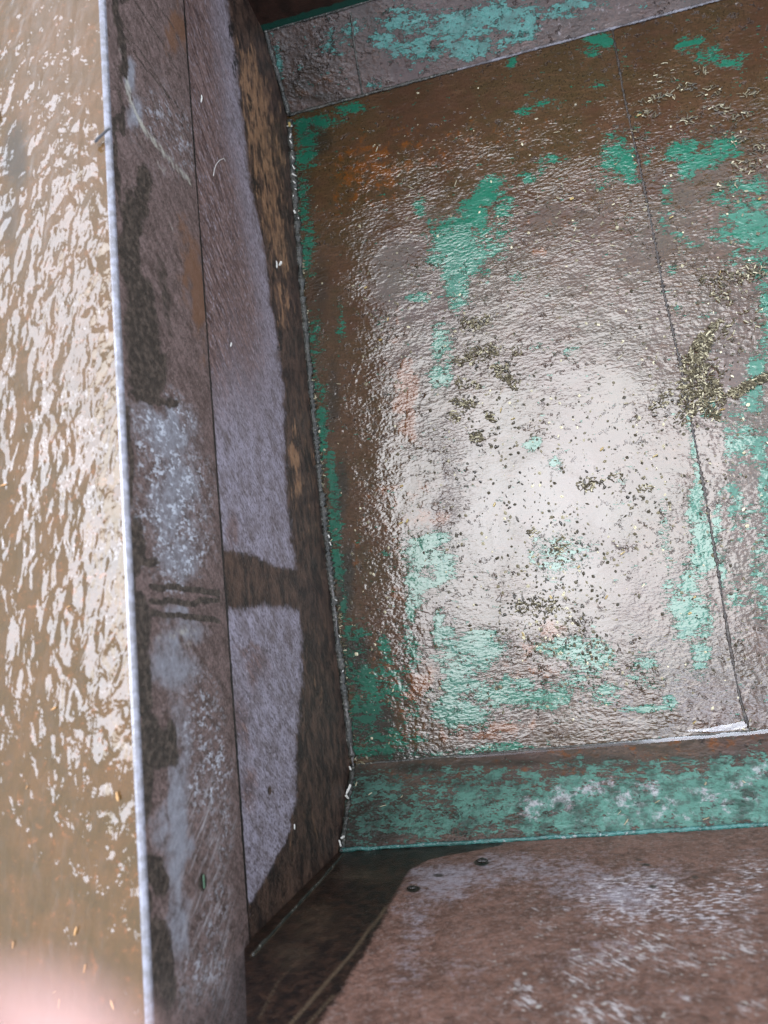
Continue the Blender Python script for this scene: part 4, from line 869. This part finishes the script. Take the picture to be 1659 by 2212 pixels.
# straw on the near bevel
for (x, y, r, l) in ((1330, 1700, .8, 'pale'), (1568, 1762, 1., 'pale')): pass
for (x, y, r, s) in ((800, 1716, .6, .9), (828, 1742, .2, .8), (1353, 1777, .9, 1.0), (1524, 1694, 1., .9), (1607, 1690, 2.2, .8), (1420, 1733, .5, .8), (1338, 1757, .8, .6), (1525, 1770, .3, .9), (770, 1695, 1.4, 1.), (868, 1722, .9, .7)):
    place('straw_bit', on_bevel(x, y), r, 'yellow straw bit stuck on the slanted green strip', 'straw', 'straw bits on the slanted strip', s, NBV)

# ================================================================== THE PHOTOGRAPHER'S FINGERTIP
def cam_pt(r, d, f):       # metres to the right, down and forward of the lens
    q = M.T @ np.array([r, d, f]); return Vector(q)
def skin_body(name, chains, mat, levels=2):
    """chains: list of (attach index or None, [(point, radius), ...]); one continuous skinned surface"""
    v, e, rr, idx = [], [], [], []
    for at, pts in chains:
        prev = idx[at[0]][at[1]] if at is not None else None
        ids = []
        for p, r in pts:
            v.append(tuple(p)); rr.append(r); i = len(v) - 1; ids.append(i)
            if prev is not None: e.append((prev, i))
            prev = i
        idx.append(ids)
    me = bpy.data.meshes.new(name); me.from_pydata(v, e, []); me.update()
    o = bpy.data.objects.new(name, me); COL.objects.link(o)
    sk = o.modifiers.new('skin', 'SKIN'); sk.use_smooth_shade = True
    me.skin_vertices.new() if not me.skin_vertices else None
    for i, r in enumerate(rr): me.skin_vertices[0].data[i].radius = (r, r)
    me.skin_vertices[0].data[0].use_root = True
    sub = o.modifiers.new('smooth', 'SUBSURF'); sub.levels = sub.render_levels = levels
    me.materials.append(mat); return o
hand = skin_body('person', [
    (None, [(cam_pt(-.060, .205, -.055), .026), (cam_pt(-.060, .150, -.040), .024), (cam_pt(-.058, .118, -.030), .028), (cam_pt(-.055, .090, -.022), .024)]),
    ((0, 3), [(cam_pt(-.050, .066, -.012), .0105), (cam_pt(-.038, .046, .004), .0092), (cam_pt(-.0216, .0306, .0135), .0105), (cam_pt(-.0117, .0194, .0165), .0100), (cam_pt(-.0092, .0169, .0168), .0078)]),
    ((0, 3), [(cam_pt(-.068, .066, -.022), .0105), (cam_pt(-.074, .046, -.026), .0092), (cam_pt(-.070, .034, -.040), .0082), (cam_pt(-.062, .036, -.052), .007)]),
    ((0, 3), [(cam_pt(-.084, .074, -.030), .0100), (cam_pt(-.092, .056, -.036), .0088), (cam_pt(-.088, .046, -.050), .008), (cam_pt(-.078, .048, -.060), .0068)]),
    ((0, 2), [(cam_pt(-.090, .100, -.040), .0088), (cam_pt(-.100, .084, -.048), .0078), (cam_pt(-.096, .074, -.060), .007), (cam_pt(-.086, .074, -.066), .006)]),
    ((0, 2), [(cam_pt(-.034, .108, -.044), .0115), (cam_pt(-.018, .090, -.050), .0100), (cam_pt(-.012, .072, -.050), .0088), (cam_pt(-.012, .060, -.046), .0072)]),
], mat_skin)
tag(hand, 'blurred pink fingertip poking in at the bottom left corner, close to the lens', 'person')
# nail on the far side of the fingertip
nb_ = bmesh.new()
bmesh.ops.create_uvsphere(nb_, u_segments=16, v_segments=8, radius=1)
nme = bpy.data.meshes.new('fingernail')
axis = (cam_pt(-.0092, .0169, .0168) - cam_pt(-.0216, .0306, .0135)).normalized()
side = axis.cross(Vector(M[2])).normalized(); upn = side.cross(axis)
base = cam_pt(-.0117, .0194, .0165)
if upn.dot(Vector(M[2])) < 0: upn = -upn
for v in nb_.verts:
    c = v.co.copy(); v.co = base + axis * (c.x * .0058) + side * (c.y * .0052) + upn * (.0066 + c.z * .0009 - .0016 * c.y * c.y)
nb_.to_mesh(nme); nb_.free()
for p in nme.polygons: p.use_smooth = True
link('fingernail', nme, mat_nail, hand)
